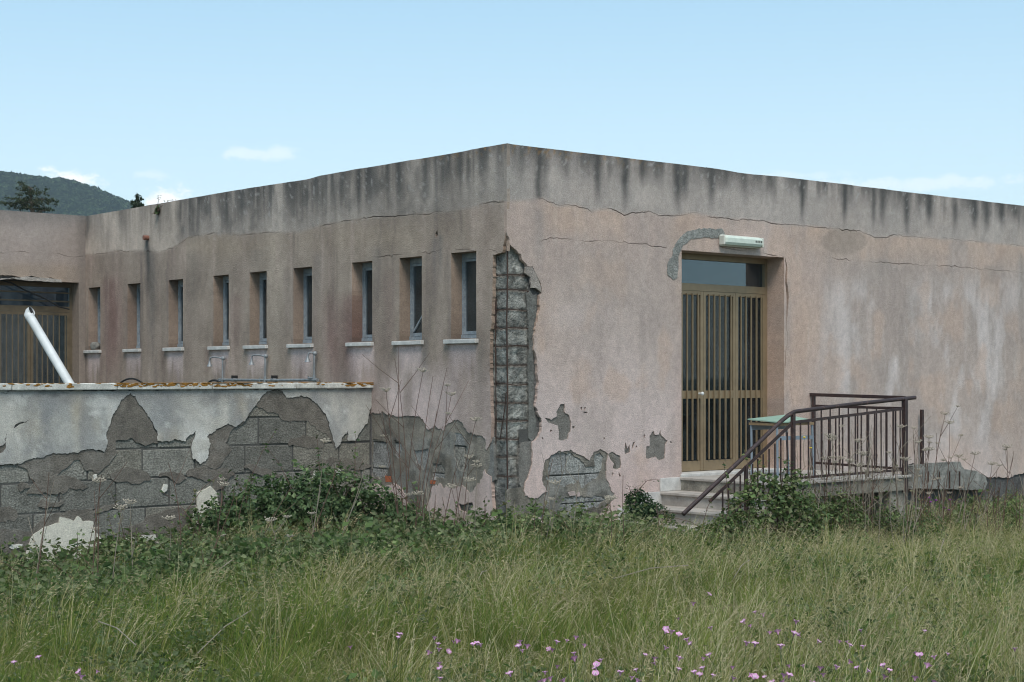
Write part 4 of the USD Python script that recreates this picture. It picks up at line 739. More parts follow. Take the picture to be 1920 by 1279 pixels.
poly = poly.difference(FB.poly(seen1([(-20, 520), (5, 500), (38, 478), (38, 515), (10, 540), (-20, 545)]))).difference(crack(FB, seen1([(85, 385), (120, 360), (150, 352), (185, 340)]), .02, 151)).difference(crack(FB, seen1([(40, 430), (38, 470)]), .012, 152)).difference(crack(FB, seen1([(10, 180), (45, 180)]), .014, 153))
def paint_wash(t, z):
    x, y = FB.survey(t, z); k = n2(t, z, 1.6, 1.6, 4, 160); f = n2(t, z, 8, 8, 4, 161); v = n2(t, z, 5, .8, 3, 162); top = 1.62 - z
    c = np.tile((.52, .495, .445), (len(t), 1)) * (.66 + .68 * k)[:, None]
    c = mixc(c, ss(.45, .65, n2(t, z, 2.6, 2.2, 4, 163)) * .75, (.33, .325, .315)); c = mixc(c, ss(.5, .7, n2(t, z, 3.1, 1.4, 4, 164)) * .75, (.50, .42, .31)); c = mixc(c, ss(.48, .66, v) * .6, (.25, .255, .255))
    c = mixc(c, ss(.53, .62, f) * .6 * ss(.36, .58, k), (.68, .67, .63)); c = mixc(c, ss(.22, .02, top + .2 * (v - .5)) * .45, (.22, .215, .205))
    for cx, cy, rx, ry, s, col in ((100, 735, 30, 22, .75, (.13, .13, .125)), (400, 740, 34, 20, .6, (.16, .16, .155)), (105, 750, 6, 10, .9, (.03, .035, .05)), (120, 805, 26, 34, .45, (.60, .58, .52)), (60, 800, 40, 40, .35, (.5, .43, .33)), (360, 780, 40, 40, .45, (.5, .47, .43)), (410, 790, 14, 40, .5, (.22, .215, .21)), (640, 800, 26, 40, .35, (.34, .345, .35)), (230, 800, 30, 50, .35, (.33, .335, .345))):
        c = mixc(c, blob(x, y, cx, cy, rx, ry) * s * ss(.35, .6, f), col)
    c = mixc(c, ss(.5, .6, n2(t, z, 12, 12, 3, 166)) * blob(x, y, 110, 732, 14, 9) * .9, (.36, .16, .06))
    return np.clip(c * .96, .02, .8)
put_sheet('plaster', sheet(FB, clean(rag(poly, .015, .02, 154, 22)), RES, 0, .024, small_relief(155, .003), paint_wash, None, lambda t, z: np.tile((.17, .155, .14), (len(t), 1))), M_PLASTER, lw)
rc = [seen1([(620, 560), (650, 470), (620, 420), (690, 280), (780, 170), (830, 230), (915, 345), (960, 480), (880, 500), (790, 450), (700, 470)]), seen1([(100, 590), (180, 570), (320, 530), (560, 505), (640, 530), (690, 470), (700, 545), (670, 590), (600, 670), (545, 650), (480, 585), (410, 610), (320, 700), (220, 710), (180, 660), (140, 625)]),
      seen1([(860, 480), (1050, 450), (1180, 400), (1175, 600), (1290, 640), (1390, 540), (1350, 470), (1400, 400), (1420, 350), (1240, 420), (1265, 560), (1150, 500), (1050, 505), (900, 500)]), seen2([(-20, 400), (60, 340), (190, 160), (290, 150), (460, 205), (550, 300), (610, 520), (560, 440), (480, 385), (420, 345), (290, 340), (190, 285), (130, 268), (70, 345), (10, 392)]),
      seen1([(-60, 1020), (60, 1000), (200, 1000), (270, 920), (380, 895), (560, 870), (600, 1010), (540, 1100), (500, 1330), (-60, 1330)]), seen1([(740, 1000), (860, 960), (900, 920), (1010, 880), (1180, 860), (1200, 1330), (900, 1330), (700, 1080)]), seen1([(1280, 640), (1400, 660), (1340, 760), (1280, 770)]), seen1([(-20, 520), (60, 480), (60, 540), (-20, 570)])]
_r = np.random.default_rng(77)
smear = [shapely.affinity.rotate(shapely.affinity.scale(shapely.Point(_r.uniform(.1, 5.0), _r.choice([.38, .69, 1.0, .38, .69]) + .03 * _r.normal()).buffer(1, quad_segs=5), _r.uniform(.06, .26), _r.uniform(.025, .08)), _r.uniform(-20, 20)) for _ in range(26)]
rcp = unary_union([rag(p, .035, .02, 600 + i, 9) for i, p in enumerate(smear)] + [rag(FB.poly(p), .03, .03, 170 + i, 7) for i, p in enumerate(rc)]).intersection(rect(.002, LW, -.5, 1.6))
def paint_coat(t, z): return mixc(np.tile((.165, .147, .125), (len(t), 1)) * (.75 + .5 * n2(t, z, 3, 3, 4, 181))[:, None], ss(.55, .7, n2(t, z, 6, 6, 3, 182)) * .45, (.225, .21, .185))
put_sheet('render_coat', sheet(FB, clean(rcp), .03, -.011, .014, rough_relief(183, .0025, 8), paint_coat), M_RENDER, lw)
for i, p in enumerate((seen1([(145, 1195), (165, 1110), (200, 1030), (270, 985), (350, 960), (360, 925), (410, 935), (440, 950), (470, 920), (500, 950), (555, 950), (560, 1000), (610, 1060), (560, 1200), (480, 1330), (200, 1330), (150, 1280)]), seen1([(1130, 1060), (1160, 900), (1185, 860), (1183, 780), (1230, 760), (1265, 742), (1300, 780), (1310, 860), (1330, 960), (1290, 1060), (1240, 1200), (1130, 1200)]),
                       seen1([(970, 770), (985, 730), (1005, 732), (1003, 765), (985, 782)]), seen2([(468, 700), (478, 645), (490, 642), (492, 680), (482, 706)]), seen2([(605, 650), (620, 635), (637, 645), (632, 668), (618, 674)]), seen2([(655, 682), (665, 675), (672, 685), (665, 695)]), seen1([(58, 1108), (70, 1090), (135, 1090), (120, 1112), (75, 1118)]), seen1([(720, 1060), (760, 1050), (930, 1030), (940, 1060), (830, 1080), (740, 1090)]), seen1([(560, 675), (580, 668), (585, 695), (565, 700)]))):
    put_sheet('plaster_remnant', sheet(FB, clean(rag(FB.poly(p), .008, .02, 190 + i)), .03, .004, .030, small_relief(191, .003), flat_paint((.66, .63, .56) if i > 1 else (.64, .60, .51), 192, .25)), M_PLASTER, lw)
t = -.02; r = np.random.default_rng(12)
while t < LW:
    L = 1.05 + .1 * r.random(); obj('coping_slab', bx(FB, t, min(t + L, LW) - .006, -.25, .035, 1.622 + .004 * r.random(), 1.690 + .004 * r.random(), ch=.008), M_COPE, lw); t += L
lp = unary_union([shapely.Point(r.uniform(0, LW), r.uniform(.0, .05) ** 1).buffer(r.uniform(.01, .05)) for _ in range(170)])
lich = []
for i in range(1500):                                              # lichen crusts along the coping's front arris
    t = r.uniform(0, LW); 
    if n2(np.array([t]), np.array([0.]), 1.4, 1, 3, 44)[0] < .47 and r.random() < .8: continue
    s = r.uniform(.005, .017) * (1.6 if r.random() < .12 else 1); front = r.random() < .30
    c = FB.at(t, 1.688 - (r.uniform(0, .035) if front else -.002), .034 if front else .030 - abs(r.normal()) * .02)
    m = trimesh.creation.icosphere(1, 1.0); v = m.vertices * (1 + .3 * r.normal(size=(len(m.vertices), 1)) * .5); sc = np.array([s * 2.2, s, .005]) if not front else np.array([s * 2.0, .005, s * .7])
    v = v * sc; lich.append(trimesh.Trimesh(v[:, :1] * FB.u + v[:, 1:2] * FB.n + v[:, 2:] * Z + c, m.faces, process=False))
tag(obj('lichen', lich, M_LICHEN, lw), kind='stuff')

# ------------------------------------------------------------------ entrance steps, railing, bar
SW = 1.45
stp = thing('entrance_steps', 'pale stone landing and four steps up to the barred door', 'steps', FR.at(2.6, GZ, .7))
NOSE = [2.60, 2.27, 1.93, 1.60, 1.26]
for i in range(1, 5):
    z1_ = .60 - .153 * i
    s = obj('step', bx(FR, NOSE[i] + .02, NOSE[i - 1] + .02, .004, SW - .03, -.45, z1_ - .035), M_STEP, stp)
    obj('tread', bx(FR, NOSE[i] - .01, NOSE[i - 1] + .022, .004, SW, z1_ - .033, z1_, ch=.006), M_STEP, stp)
    obj('skirting', bx(FR, NOSE[i] + .0, NOSE[i - 1] + (.02 if i > 1 else .35), .003, .024, z1_ + .002, z1_ + .153, ch=.003), M_MARBLE, stp)
obj('landing', [bx(FR, NOSE[0], 5.0, .004, SW - .02, .42, .566)], M_FASCIA, stp)
obj('landing_slab', bx(FR, NOSE[0] - .02, 5.02, .004, SW + .01, .568, .60, ch=.006), M_STEP, stp)
obj('support_wall', [bx(FR, 4.68, 4.98, .03, SW - .05, -.5, .42), bx(FR, NOSE[0] + .02, 3.6, .03, SW - .05, -.5, .42), bx(FR, 3.6, 4.68, .03, .35, -.5, .42)], M_FASCIA, stp)
rl = thing('stair_railing', 'rusty dark brown iron railing round the landing and down the steps', 'railing', FR.at(3.9, .58, 1.42))
RW, TR = 1.42, 4.94
ts = FR.on(1487, 780, RW)[0]; lo_t, lo_z = FR.on(1281, 964, RW)
topz = lambda t: np.interp(t, (ts, TR), (1.386, 1.50))
p_top = [FR.at(t, z, RW) for t, z in ((lo_t, lo_z), (FR.on(1385, 866, RW)), (FR.on(1462, 792, RW)), (FR.on(1478, 779, RW)), (FR.on(1490, 772, RW)))] + [FR.at(4.0, topz(4.0), RW), FR.at(TR + .20, topz(TR) + .012, RW)]
obj('handrail', tube(p_top, .024, 10), M_RAIL, rl, smooth=True)
l2 = FR.on(1330, 941, RW); obj('rail', bar(FR.at(*l2, RW), FR.at(ts, 1.256, RW), .012, .035), M_RAIL, rl)
obj('rail', bar(FR.at(ts, 1.256, RW), FR.at(TR, 1.384, RW), .012, .032), M_RAIL, rl)
obj('rail', bar(FR.at(ts, .64, RW), FR.at(TR, .66, RW), .012, .028), M_RAIL, rl)
obj('rail', bar(FR.at(TR, 1.537, .0), FR.at(TR, 1.512, RW), .04, .040), M_RAIL, rl)
obj('rail', bar(FR.at(TR, 1.397, .02), FR.at(TR, 1.384, RW), .012, .032), M_RAIL, rl); obj('rail', bar(FR.at(TR, .69, .02), FR.at(TR, .67, RW), .012, .028), M_RAIL, rl)
obj('post', bx(FR, TR - .028, TR + .028, RW - .028, RW + .028, .40, 1.50, ch=.004), M_RAIL, rl)
obj('post', bx(FR, ts - .022, ts + .022, RW - .022, RW + .022, .50, 1.375, ch=.004), M_RAIL, rl)
obj('post', bx(FR, TR - .02, TR + .02, .03, .07, .60, 1.535, ch=.004), M_RAIL, rl)
tm, zm = FR.on(1399, 868, RW); obj('post', bx(FR, tm - .018, tm + .018, RW - .018, RW + .018, .25, zm - .03, ch=.004), M_RAIL, rl)
for x in (1501, 1516, 1528, 1541, 1554, 1567, 1580, 1592, 1604, 1615, 1628, 1640, 1652, 1663, 1675, 1688):
    t = FR.on(x, 840, RW)[0]; h = .018 if x in (1675, 1628) else .013
    obj('baluster', bx(FR, t - h / 2, t + h / 2, RW - h / 2, RW + h / 2, .60 if h > .015 else .645, np.interp(t, (ts, TR), (1.25, 1.378))), M_RAIL, rl)
for i in range(9):
    w = .17 + i * .14; obj('baluster', bx(FR, TR - .0065, TR + .0065, w - .0065, w + .0065, .69, 1.386), M_RAIL, rl)
for x in (1476, 1464, 1453, 1442, 1431, 1421, 1411, 1388, 1377, 1366, 1355):
    t, zt = FR.on(x, 794 + (1490 - x) * .909 + 4, RW); zb = .60 if t > NOSE[0] else .60 - .153 * (1 + int((NOSE[0] - t) / .335))
    obj('baluster', bx(FR, t - .0065, t + .0065, RW - .0065, RW + .0065, zb, zt), M_RAIL, rl)
ib = obj('iron_bar', bx(FR, FR.on(1720.5, 800)[0] - .02, FR.on(1720.5, 800)[0] + .02, .05, .09, .52, FR.on(1720, 768)[1], ch=.003) , M_RAIL, None, loc=FR.at(FR.on(1720, 800)[0], .55, .07))
tag(ib, 'single upright rusty bar standing alone on the broken slab right of the railing', 'iron bar')

# ------------------------------------------------------------------ things on and by the walls
lt0, lz1 = FR.on(1347, 440); lt1, lz0 = FR.on(1420.5, 467)
lz0, lz1 = (lz0 + FR.on(1347, 461)[1]) / 2, (lz1 + FR.on(1420, 446)[1]) / 2
lamp = thing('wall_lamp', 'white rectangular bulkhead light with ribbed cover above the barred door', 'lamp', FR.at((lt0 + lt1) / 2, lz0, 0))
obj('base', bx(FR, lt0, lt1, .008, .05, lz0, lz1, ch=.012), M_LAMPBODY, lamp)
obj('cover', [bx(FR, lt0 + .012, lt1 - .012, .05, .115, lz0 + .015, lz1 - .012, ch=.028)], M_LAMPCOVER, lamp, smooth=25)
for k in range(4):
    t = lt1 - .06 - .032 * k; obj('louvre', bx(FR, t - .009, t + .009, .113, .118, lz0 + .06, lz1 - .05), M_DARKPRINT, lamp)
obj('end_cap', bx(FR, lt0 - .006, lt0 + .02, .012, .10, lz0 + .01, lz1 - .01, ch=.008), M_LAMPBODY, lamp); obj('end_cap', bx(FR, lt1 - .02, lt1 + .006, .012, .10, lz0 + .01, lz1 - .01, ch=.008), M_LAMPBODY, lamp)

dk = thing('school_desk', 'old school desk with broken pale green top on the landing behind the railing', 'desk', FR.at(3.64, .60, .64))
a0, a1, b0, b1 = 3.30, 3.98, .42, .88
top = trimesh.creation.extrude_polygon(Polygon([(a0, b0), (a1, b0), (a1 + .02, b1 - .12), (a1 - .12, b1), (a0 + .32, b1), (a0 + .27, b1 - .06), (a0 + .2, b1), (a0, b1)]), .012, engine='earcut'); v = np.array(top.vertices)
obj('desktop', trimesh.Trimesh(FR.at(v[:, 0], 1.232 + v[:, 2] + .11 * (b1 - v[:, 1]) * (.5 + .8 * np.sin((v[:, 0] - a0) * 7) ** 2), v[:, 1]), top.faces, process=False), M_GREEN, dk)
obj('board', bx(FR, a0 + .01, a1 - .01, b0 + .01, b1 - .02, 1.198, 1.228), M_WOOD, dk)
for a, b in ((a0 + .03, b0 + .03), (a1 - .03, b0 + .03), (a0 + .03, b1 - .04), (a1 - .03, b1 - .04)):
    obj('leg', tube([FR.at(a, 1.20, b), FR.at(a + (.0 if a < 3.6 else .03), .604, b + .01)], .014, 8), M_STEELBLUE, dk, smooth=40)
obj('apron', [bx(FR, a0 + .03, a1 - .03, b1 - .05, b1 - .03, 1.03, 1.075), bx(FR, a0 + .03, a1 - .03, b0 + .02, b0 + .04, 1.14, 1.195)], M_STEELBLUE, dk)
sack = trimesh.creation.icosphere(3, .25); v = sack.vertices * [1.0, .8, 1.0]; v = v * (0.8 + .5 * fbm(v * 7, 3, 3))[:, None]
sk = obj('white_sack', trimesh.Trimesh(v + FR.at(3.75, .80, -.75), sack.faces, process=False), M_WHITEBOARD, None, loc=FR.at(3.75, .6, -.75), smooth=True)
tag(sk, 'crumpled white sack on the floor just behind the barred glass door', 'sack')
bl = obj('blue_board', bx(FR, 3.4, 3.62, -1.0, -.96, .60, 1.42), mat('faded_blue_board', (.05, .10, .20), rough=.7), None, loc=FR.at(3.5, .6, -.98)); tag(bl, 'narrow blue board leaning inside behind the barred glass door', 'board')
pk = obj('leaning_plank', bar(FR.at(3.66, .62, -1.15), FR.at(4.05, 1.9, -1.7), .10, .03), M_WOOD, None, loc=FR.at(3.7, .6, -1.2)); tag(pk, 'plank leaning inside the building behind the barred glass door', 'plank')

# outdoor showers
SH = [(425, 672, 398, 678), (505, 668, 475, 676), (597, 663, 588, 672)]
names = ['leftmost galvanised outdoor shower on the yard wall side, arm pointing left', 'middle galvanised outdoor shower, between its two neighbours on the long wall', 'rightmost galvanised outdoor shower with its short arm turned outwards']
pipe_z = FL.on(500, 712)[1]
for i, (x, y, hx_, hy_) in enumerate(SH):
    t, zt = FL.on(x, y); s = thing('outdoor_shower', names[i], 'shower', FL.at(t, pipe_z, .06), 'outdoor showers under the narrow windows')
    obj('riser_pipe', tube([FL.at(t, pipe_z - .01, .06), FL.at(t, zt, .06)], .013, 8), M_GALV, s, smooth=True)
    if i < 2: arm = [FL.at(t, zt, .06), FL.at(t + .05, zt + .012, .10), FL.at(t + .11, zt + .018, .14), FL.at(t + .145, zt + .005, .165), FL.at(t + .15, zt - .035, .17)]
    else: arm = [FL.at(t, zt, .06), FL.at(t + .01, zt + .012, .09), FL.at(t + .02, zt + .01, .12), FL.at(t + .03, zt - .03, .135)]
    obj('arm', tube(arm, .0105, 8), M_GALV, s, smooth=True)
    e = arm[-1]; obj('shower_head', tube([e + [0, 0, .005], e - [0, 0, .03], e - [0, 0, .065], e - [0, 0, .075]], [.014, .017, .036, .038], 12), M_GALV, s, smooth=50)
    obj('wall_flange', trimesh.Trimesh(trimesh.creation.icosphere(2, .030).vertices + FL.at(t, zt, .05), trimesh.creation.icosphere(2, .036).faces), M_GALV, s, smooth=True)
    obj('tap', [tube([FL.at(t + .0, zt - .30, .06), FL.at(t + .09, zt - .30, .09)], .010, 8), bar(FL.at(t + .085, zt - .325, .09), FL.at(t + .085, zt - .275, .09), .012)], M_GALV, s)
    obj('coupling', tube([FL.at(t, zt - .335, .06), FL.at(t, zt - .265, .06)], .020, 10), M_GALV, s)
sp = thing('supply_pipe', 'horizontal galvanised pipe feeding the three outdoor showers', 'pipe', FL.at(4.5, pipe_z, .06))
t0, t1 = FL.on(600, 712)[0], FL.on(418, 713)[0]
obj('pipe', tube([FL.at(t0, pipe_z, .06), FL.at((t0 + t1) / 2, pipe_z - .006, .06), FL.at(t1, pipe_z, .06)], .016, 8), M_GALV, sp, smooth=True)
for x in (445, 520, 600, 424): obj('coupling', tube([FL.at(FL.on(x, 712)[0] - .04, pipe_z - .002, .06), FL.at(FL.on(x, 712)[0] + .04, pipe_z - .002, .06)], .022, 10), M_GALV, sp)
for x in (445, 520): obj('clip', bx(FL, FL.on(x, 712)[0] - .012, FL.on(x, 712)[0] + .012, .0, .085, pipe_z + .02, pipe_z + .055), M_BLACK, sp)
def arc_hose(x0, x1, ytop, ybase, label):
    pts = [FL.at(*FL.on(x0 + (x1 - x0) * k, ybase - (ybase - ytop) * math.sin(math.pi * k) ** .7), .10) for k in np.linspace(0, 1, 12)]
    h = obj('black_hose', tube(pts, .014, 8), M_BLACK, None, loc=pts[0], smooth=True); tag(h, label, 'hose')
arc_hose(228, 288, 710, 730, 'black hose arching just above the coping below the second narrow window')
arc_hose(400, 428, 713, 722, 'short black hose end beside the left end of the shower supply pipe')

pp = thing('drain_pipe', 'white plastic pipe leaning across the barred door of the far wing', 'pipe', np.array([-4.2, 20.0, 0]))
def gp(x, y, Y): return np.array([(x - 960) / FPX * Y, Y, CAMZ - (y - HORIZON) / FPX * Y])
p0, p1 = gp(55, 592, 22.6), gp(240, 905, 21.3)
obj('pipe', tube([p0, p1], .062, 16), M_PVC, pp, smooth=40)
dd = (p0 - p1) / np.linalg.norm(p0 - p1)
obj('elbow', tube([p0 - dd * .05, p0 + dd * .02, p0 + dd * .045 + [.025, 0, .02], p0 + dd * .05 + [.06, -.01, .035]], .066, 16, cap=False), M_PVC, pp, smooth=50)
obj('open_end', tube([p0 + dd * .05 + [.050, -.01, .030], p0 + dd * .05 + [.056, -.01, .033]], .060, 16), M_BLACK, pp)  # black disc closing the elbow, its colour standing in for the shade inside
st = trimesh.creation.icosphere(2, .09); v = st.vertices * [1, .8, .75]; v = v * (0.75 + .5 * noise(v * 14, 4))[:, None]
so = obj('stone', trimesh.Trimesh(v + FL.at(WT[0][0] + .24, WIN_Z[0] + .05, -.04), st.faces, process=False), M_STONE, None, loc=FL.at(WT[0][0] + .24, WIN_Z[0], -.04)); tag(so, 'grey stone lying on the sill of the farthest narrow window', 'stone')

# ------------------------------------------------------------------ plants
GREENS = [(.090, .135, .046), (.125, .170, .060), (.060, .096, .036), (.165, .195, .085), (.17, .16, .09)]
DEEP = [(.066, .108, .044), (.088, .138, .056), (.046, .076, .032), (.14, .185, .080)]
def bush(name, label, cat, base, lobes, n, size, cols, seed, group=None, canes=10, cane_h=.3):
    """a shrub: wood stems and a crown of leaves gathered in uneven clumps"""
    r = np.random.default_rng(seed); base = np.array(base, float); t = thing(name, label, cat, base, group); P, O, tint = [], [], []
    vol = np.array([a * b * c for _, (a, b, c) in lobes]) ** .7; cnt = np.maximum(30, (n * vol / vol.sum()).astype(int))
    stems = []
    for (o, rad), k in zip(lobes, cnt):
        o, rad = np.array(o, float), np.array(rad, float); d = r.normal(size=(k, 3)); d /= np.linalg.norm(d, axis=1, keepdims=True); d[:, 2] = np.where(d[:, 2] < -.25, -d[:, 2], d[:, 2])
        lump = .42 + 1.0 * fbm(d * 3.2 + o * 3, 4, seed); rr = (r.random(k) ** .35) * lump
        p = base + o + d * rad * rr[:, None]
        gap = fbm(p * 5.0, 3, seed + 5); keep = gap > .43; P.append(p[keep]); O.append(d[keep]); tint.append((.45 + .75 * rr)[keep])
        for _ in range(4):
            e = base + o + r.normal(size=3) * rad * .4; stems.append(tube([base + [o[0] * .6, o[1] * .6, 0.0], (base + [o[0] * .8, o[1] * .8, 0] + e) / 2 + r.normal(size=3) * .04, e], .007, 5, .003))
    for _ in range(canes):
        o, rad = lobes[r.integers(len(lobes))]; s = base + np.array(o) + r.normal(size=3) * np.array(rad) * .4; tip = s + np.array([r.normal() * .22, r.normal() * .15, cane_h * (.6 + r.random()) + rad[2] * .5]); pts = [s, (s + tip) / 2 + [0, 0, .06], tip]
        stems.append(tube(pts, .004, 5, .0018)); q = np.array([pts[1] + (tip - pts[1]) * k for k in np.linspace(-.5, 1, 9)]) + r.normal(size=(9, 3)) * .015; P.append(q); O.append(np.tile([0, 0, 1.], (9, 1))); tint.append(np.full(9, 1.25))
    P, O, tint = np.vstack(P), np.vstack(O), np.concatenate(tint)
    v, f, c = leaf_cloud(r, P, size, cols, .2, .45, O)
    c = c * np.repeat((.8 + .45 * fbm(P * 4, 3, seed + 9)), 4)[:, None]
    obj('foliage', (v, f), M_LEAF, t, colors=c); obj('stem', stems, M_STALK, t)
    return t
def on_ground(x, Y): X = (x - 960) / FPX * Y; return np.array([X, Y, float(ground_z(np.array(X), np.array(Y)))])

bush('bramble_bush', 'large dark green bramble thicket against the right end of the yard wall', 'bush', on_ground(590, 16.9), [((-.55, .05, .40), (.60, .5, .46)), ((0, .1, .50), (.66, .55, .52)), ((.45, .1, .40), (.55, .45, .46)), ((-.98, 0, .28), (.45, .4, .36)), ((.88, .2, .28), (.38, .35, .34))], 12500, .052, DEEP, 21, 'bramble bushes along the walls', 26, .24)
bush('bramble_bush', 'low bramble growing over the white plaster remnants left of the big thicket', 'bush', on_ground(290, 15.7), [((-.35, .1, .24), (.40, .35, .30)), ((.3, .2, .26), (.5, .4, .36)), ((.85, .35, .28), (.45, .35, .36))], 6200, .046, GREENS, 22, 'bramble bushes along the walls', 18, .28)
bush('bramble_bush', 'small bramble clump at the left edge of the frame below the yard wall', 'bush', on_ground(40, 14.9), [((0, 0, .18), (.5, .4, .28)), ((.35, .1, .16), (.4, .3, .25))], 2800, .044, GREENS, 23, 'bramble bushes along the walls', 8, .18)
bush('bramble_bush', 'bright green bush climbing over the handrail at the foot of the railing', 'bush', on_ground(1432, 16.75), [((0, 0, .44), (.36, .3, .40)), ((.30, .12, .46), (.32, .28, .40)), ((-.40, -.1, .20), (.42, .3, .30)), ((.02, .05, .72), (.24, .2, .26)), ((.62, .2, .26), (.30, .3, .30)), ((-.80, -.05, .06), (.32, .3, .24)), ((.22, -.12, .18), (.42, .3, .30)), ((.34, .1, .80), (.16, .15, .20)), ((-.2, .05, .50), (.22, .2, .28)), ((.95, .1, .12), (.3, .25, .22))], 8200, .050, GREENS, 24, 'bramble bushes along the walls', 16, .24)
bush('bramble_bush', 'spreading low bush in front of the exposed corner column', 'bush', on_ground(1010, 16.1), [((-.75, .1, .15), (.5, .35, .27)), ((-.2, 0, .20), (.5, .4, .30)), ((.35, .1, .18), (.5, .35, .28)), ((.85, .3, .16), (.42, .3, .27))], 6400, .044, GREENS, 25, 'bramble bushes along the walls', 14, .18)
bush('bramble_bush', 'low weedy bush hiding the foot of the entrance steps', 'bush', on_ground(1200, 16.2), [((-.5, .1, .08), (.40, .32, .22)), ((.1, .1, .02), (.42, .32, .20)), ((.72, .25, .16), (.36, .3, .26)), ((1.0, .3, .22), (.36, .3, .32))], 5200, .040, GREENS, 29, 'bramble bushes along the walls', 10, .2)
bush('bramble_bush', 'low dark weed clump below the white plaster remnant at far left', 'bush', on_ground(150, 14.2), [((-.2, 0, .12), (.42, .35, .24)), ((.35, .1, .14), (.42, .35, .26))], 3000, .042, DEEP, 33, 'bramble bushes along the walls', 8, .2)
bush('bramble_bush', 'low dark weed clump in front of the middle of the block wall', 'bush', on_ground(395, 15.0), [((-.4, 0, .14), (.42, .35, .26)), ((.2, .1, .16), (.46, .35, .30)), ((.7, .1, .14), (.4, .3, .26))], 4200, .044, DEEP, 34, 'bramble bushes along the walls', 10, .2)
bush('bramble_bush', 'low weed clump before the big thicket and the stained wall', 'bush', on_ground(700, 15.5), [((-.5, 0, .12), (.42, .35, .25)), ((.1, .1, .12), (.46, .35, .26)), ((.6, .1, .10), (.4, .3, .24))], 4000, .040, GREENS, 35, 'bramble bushes along the walls', 10, .18)
bush('bramble_bush', 'ragged weed bush hiding the underside of the landing by the railing corner', 'bush', on_ground(1650, 17.95), [((-.45, 0, .40), (.36, .25, .42)), ((.05, .05, .36), (.36, .25, .40)), ((.45, .15, .30), (.36, .3, .36))], 5600, .036, GREENS, 36, 'bramble bushes along the walls', 18, .26)
bush('bramble_bush', 'ragged weed bush below the middle of the landing right of the climbing bush', 'bush', on_ground(1555, 17.5), [((-.3, 0, .42), (.34, .25, .42)), ((.15, .05, .40), (.34, .25, .42))], 4400, .036, GREENS, 37, 'bramble bushes along the walls', 14, .26)
bush('stair_shrub', 'small dense dark green shrub growing on the lowest steps', 'shrub', FR.at(1.50, .02, .50), [((0, 0, .22), (.24, .2, .26)), ((.16, -.02, .17), (.22, .18, .20)), ((-.06, .03, .38), (.14, .13, .17))], 5200, .028, [(.032, .062, .026), (.042, .078, .032), (.025, .050, .02)], 26, None, 3, .05)
bush('wall_plant', 'small green plant rooted in the parapet of the long wall', 'plant', FL.at(*FL.on(298, 400), .02), [((0, 0, 0), (.05, .05, .07)), ((.0, -.02, .06), (.03, .03, .05))], 220, .03, DEEP, 27, None, 2, .05)

# grass: tufts scattered over the field
def tuft(seed, n, h, spread, cols, lean=.35, seed_heads=0, wind=1.0, wid=.0036):
    r = np.random.default_rng(seed); V, F, Cc = [], [], []; o = 0
    for i in range(n):
        a, d = r.uniform(0, 6.28), spread * math.sqrt(r.random()); b = np.array([d * math.cos(a), d * math.sin(a), 0]); hh = h * (.45 + .75 * r.random())
        dirn = np.array([math.cos(a) * .8 + r.normal() * .5 + .75 * wind, math.sin(a) * .8 + r.normal() * .5, 0]); dirn /= np.linalg.norm(dirn); droop = lean * (.4 + 1.3 * r.random())
        k = 5; s = np.linspace(0, 1, k); p = b + np.outer(s ** 1.9 * hh * droop, dirn) + np.outer(hh * (s - .28 * droop * s ** 3), Z)
        sd = np.cross(dirn, Z) * math.cos(r.uniform(-1, 1)) + dirn * .5 * r.normal(); sd /= np.linalg.norm(sd)
        head = i < seed_heads; w = (wid * (.7 + .6 * r.random())) * (1 - s ** 2 * .95) if not head else wid * .38 * np.ones(k)
        v = np.stack([p + sd * w[:, None] / 2, p - sd * w[:, None] / 2], 1).reshape(-1, 3); f = []
        for j in range(k - 1): q = o + 2 * j; f += [(q, q + 2, q + 1), (q + 1, q + 2, q + 3)]
        c = np.array(cols[r.integers(len(cols))]) * (.8 + .4 * r.random()); V.append(v); F += f; Cc.append(np.tile(c, (2 * k, 1))); o += 2 * k
        if head:
            for m in range(9):
                q = p[-1] + (p[-2] - p[-1]) * (m / 9) * 1.2 + r.normal(size=3) * .005; e = (p[-1] - p[-2]) / np.linalg.norm(p[-1] - p[-2]) + np.array([r.normal() * .28, r.normal() * .28, -.35 + r.normal() * .25]); e /= np.linalg.norm(e); x = np.cross(e, r.normal(size=3)); x /= np.linalg.norm(x); L = .030
                V.append(np.array([q, q + e * L * .5 + x * .0026, q + e * L, q + e * L * .5 - x * .0026])); F += [(o, o + 1, o + 2), (o, o + 2, o + 3)]; Cc.append(np.tile(np.array((.38, .315, .19)) * (.7 + .5 * r.random()), (4, 1))); o += 4
    return np.vstack(V), np.array(F), np.vstack(Cc)
GG = [(.105, .155, .024), (.140, .185, .032), (.070, .115, .022), (.185, .195, .045)]
TT = [(.34, .29, .14), (.50, .44, .28), (.26, .23, .09), (.22, .21, .06)]
protos = [('tuft', *(lambda a: ((a[0], a[1]), M_GRASS, a[2]))(tuft(s, n, h, sp, c, ln, sh, 1.0 if s < 8 else .1))) for s, n, h, sp, c, ln, sh in
          ((1, 62, .40, .11, GG, .38, 0), (2, 62, .45, .12, GG + TT[:1], .45, 2), (3, 56, .46, .12, GG + TT, .50, 3), (4, 50, .45, .12, TT + GG[:2], .60, 4), (5, 50, .32, .13, GG, .70, 0), (6, 32, .54, .09, TT + GG, .42, 4), (7, 14, .64, .06, TT[:3], .40, 4), (8, 58, .34, .15, GG + TT[:1], 1.0, 3), (9, 54, .36, .16, TT + GG[:1], 1.2, 5), (10, 46, .26, .14, [(.06, .10, .02), (.085, .125, .03)], 1.0, 0))]
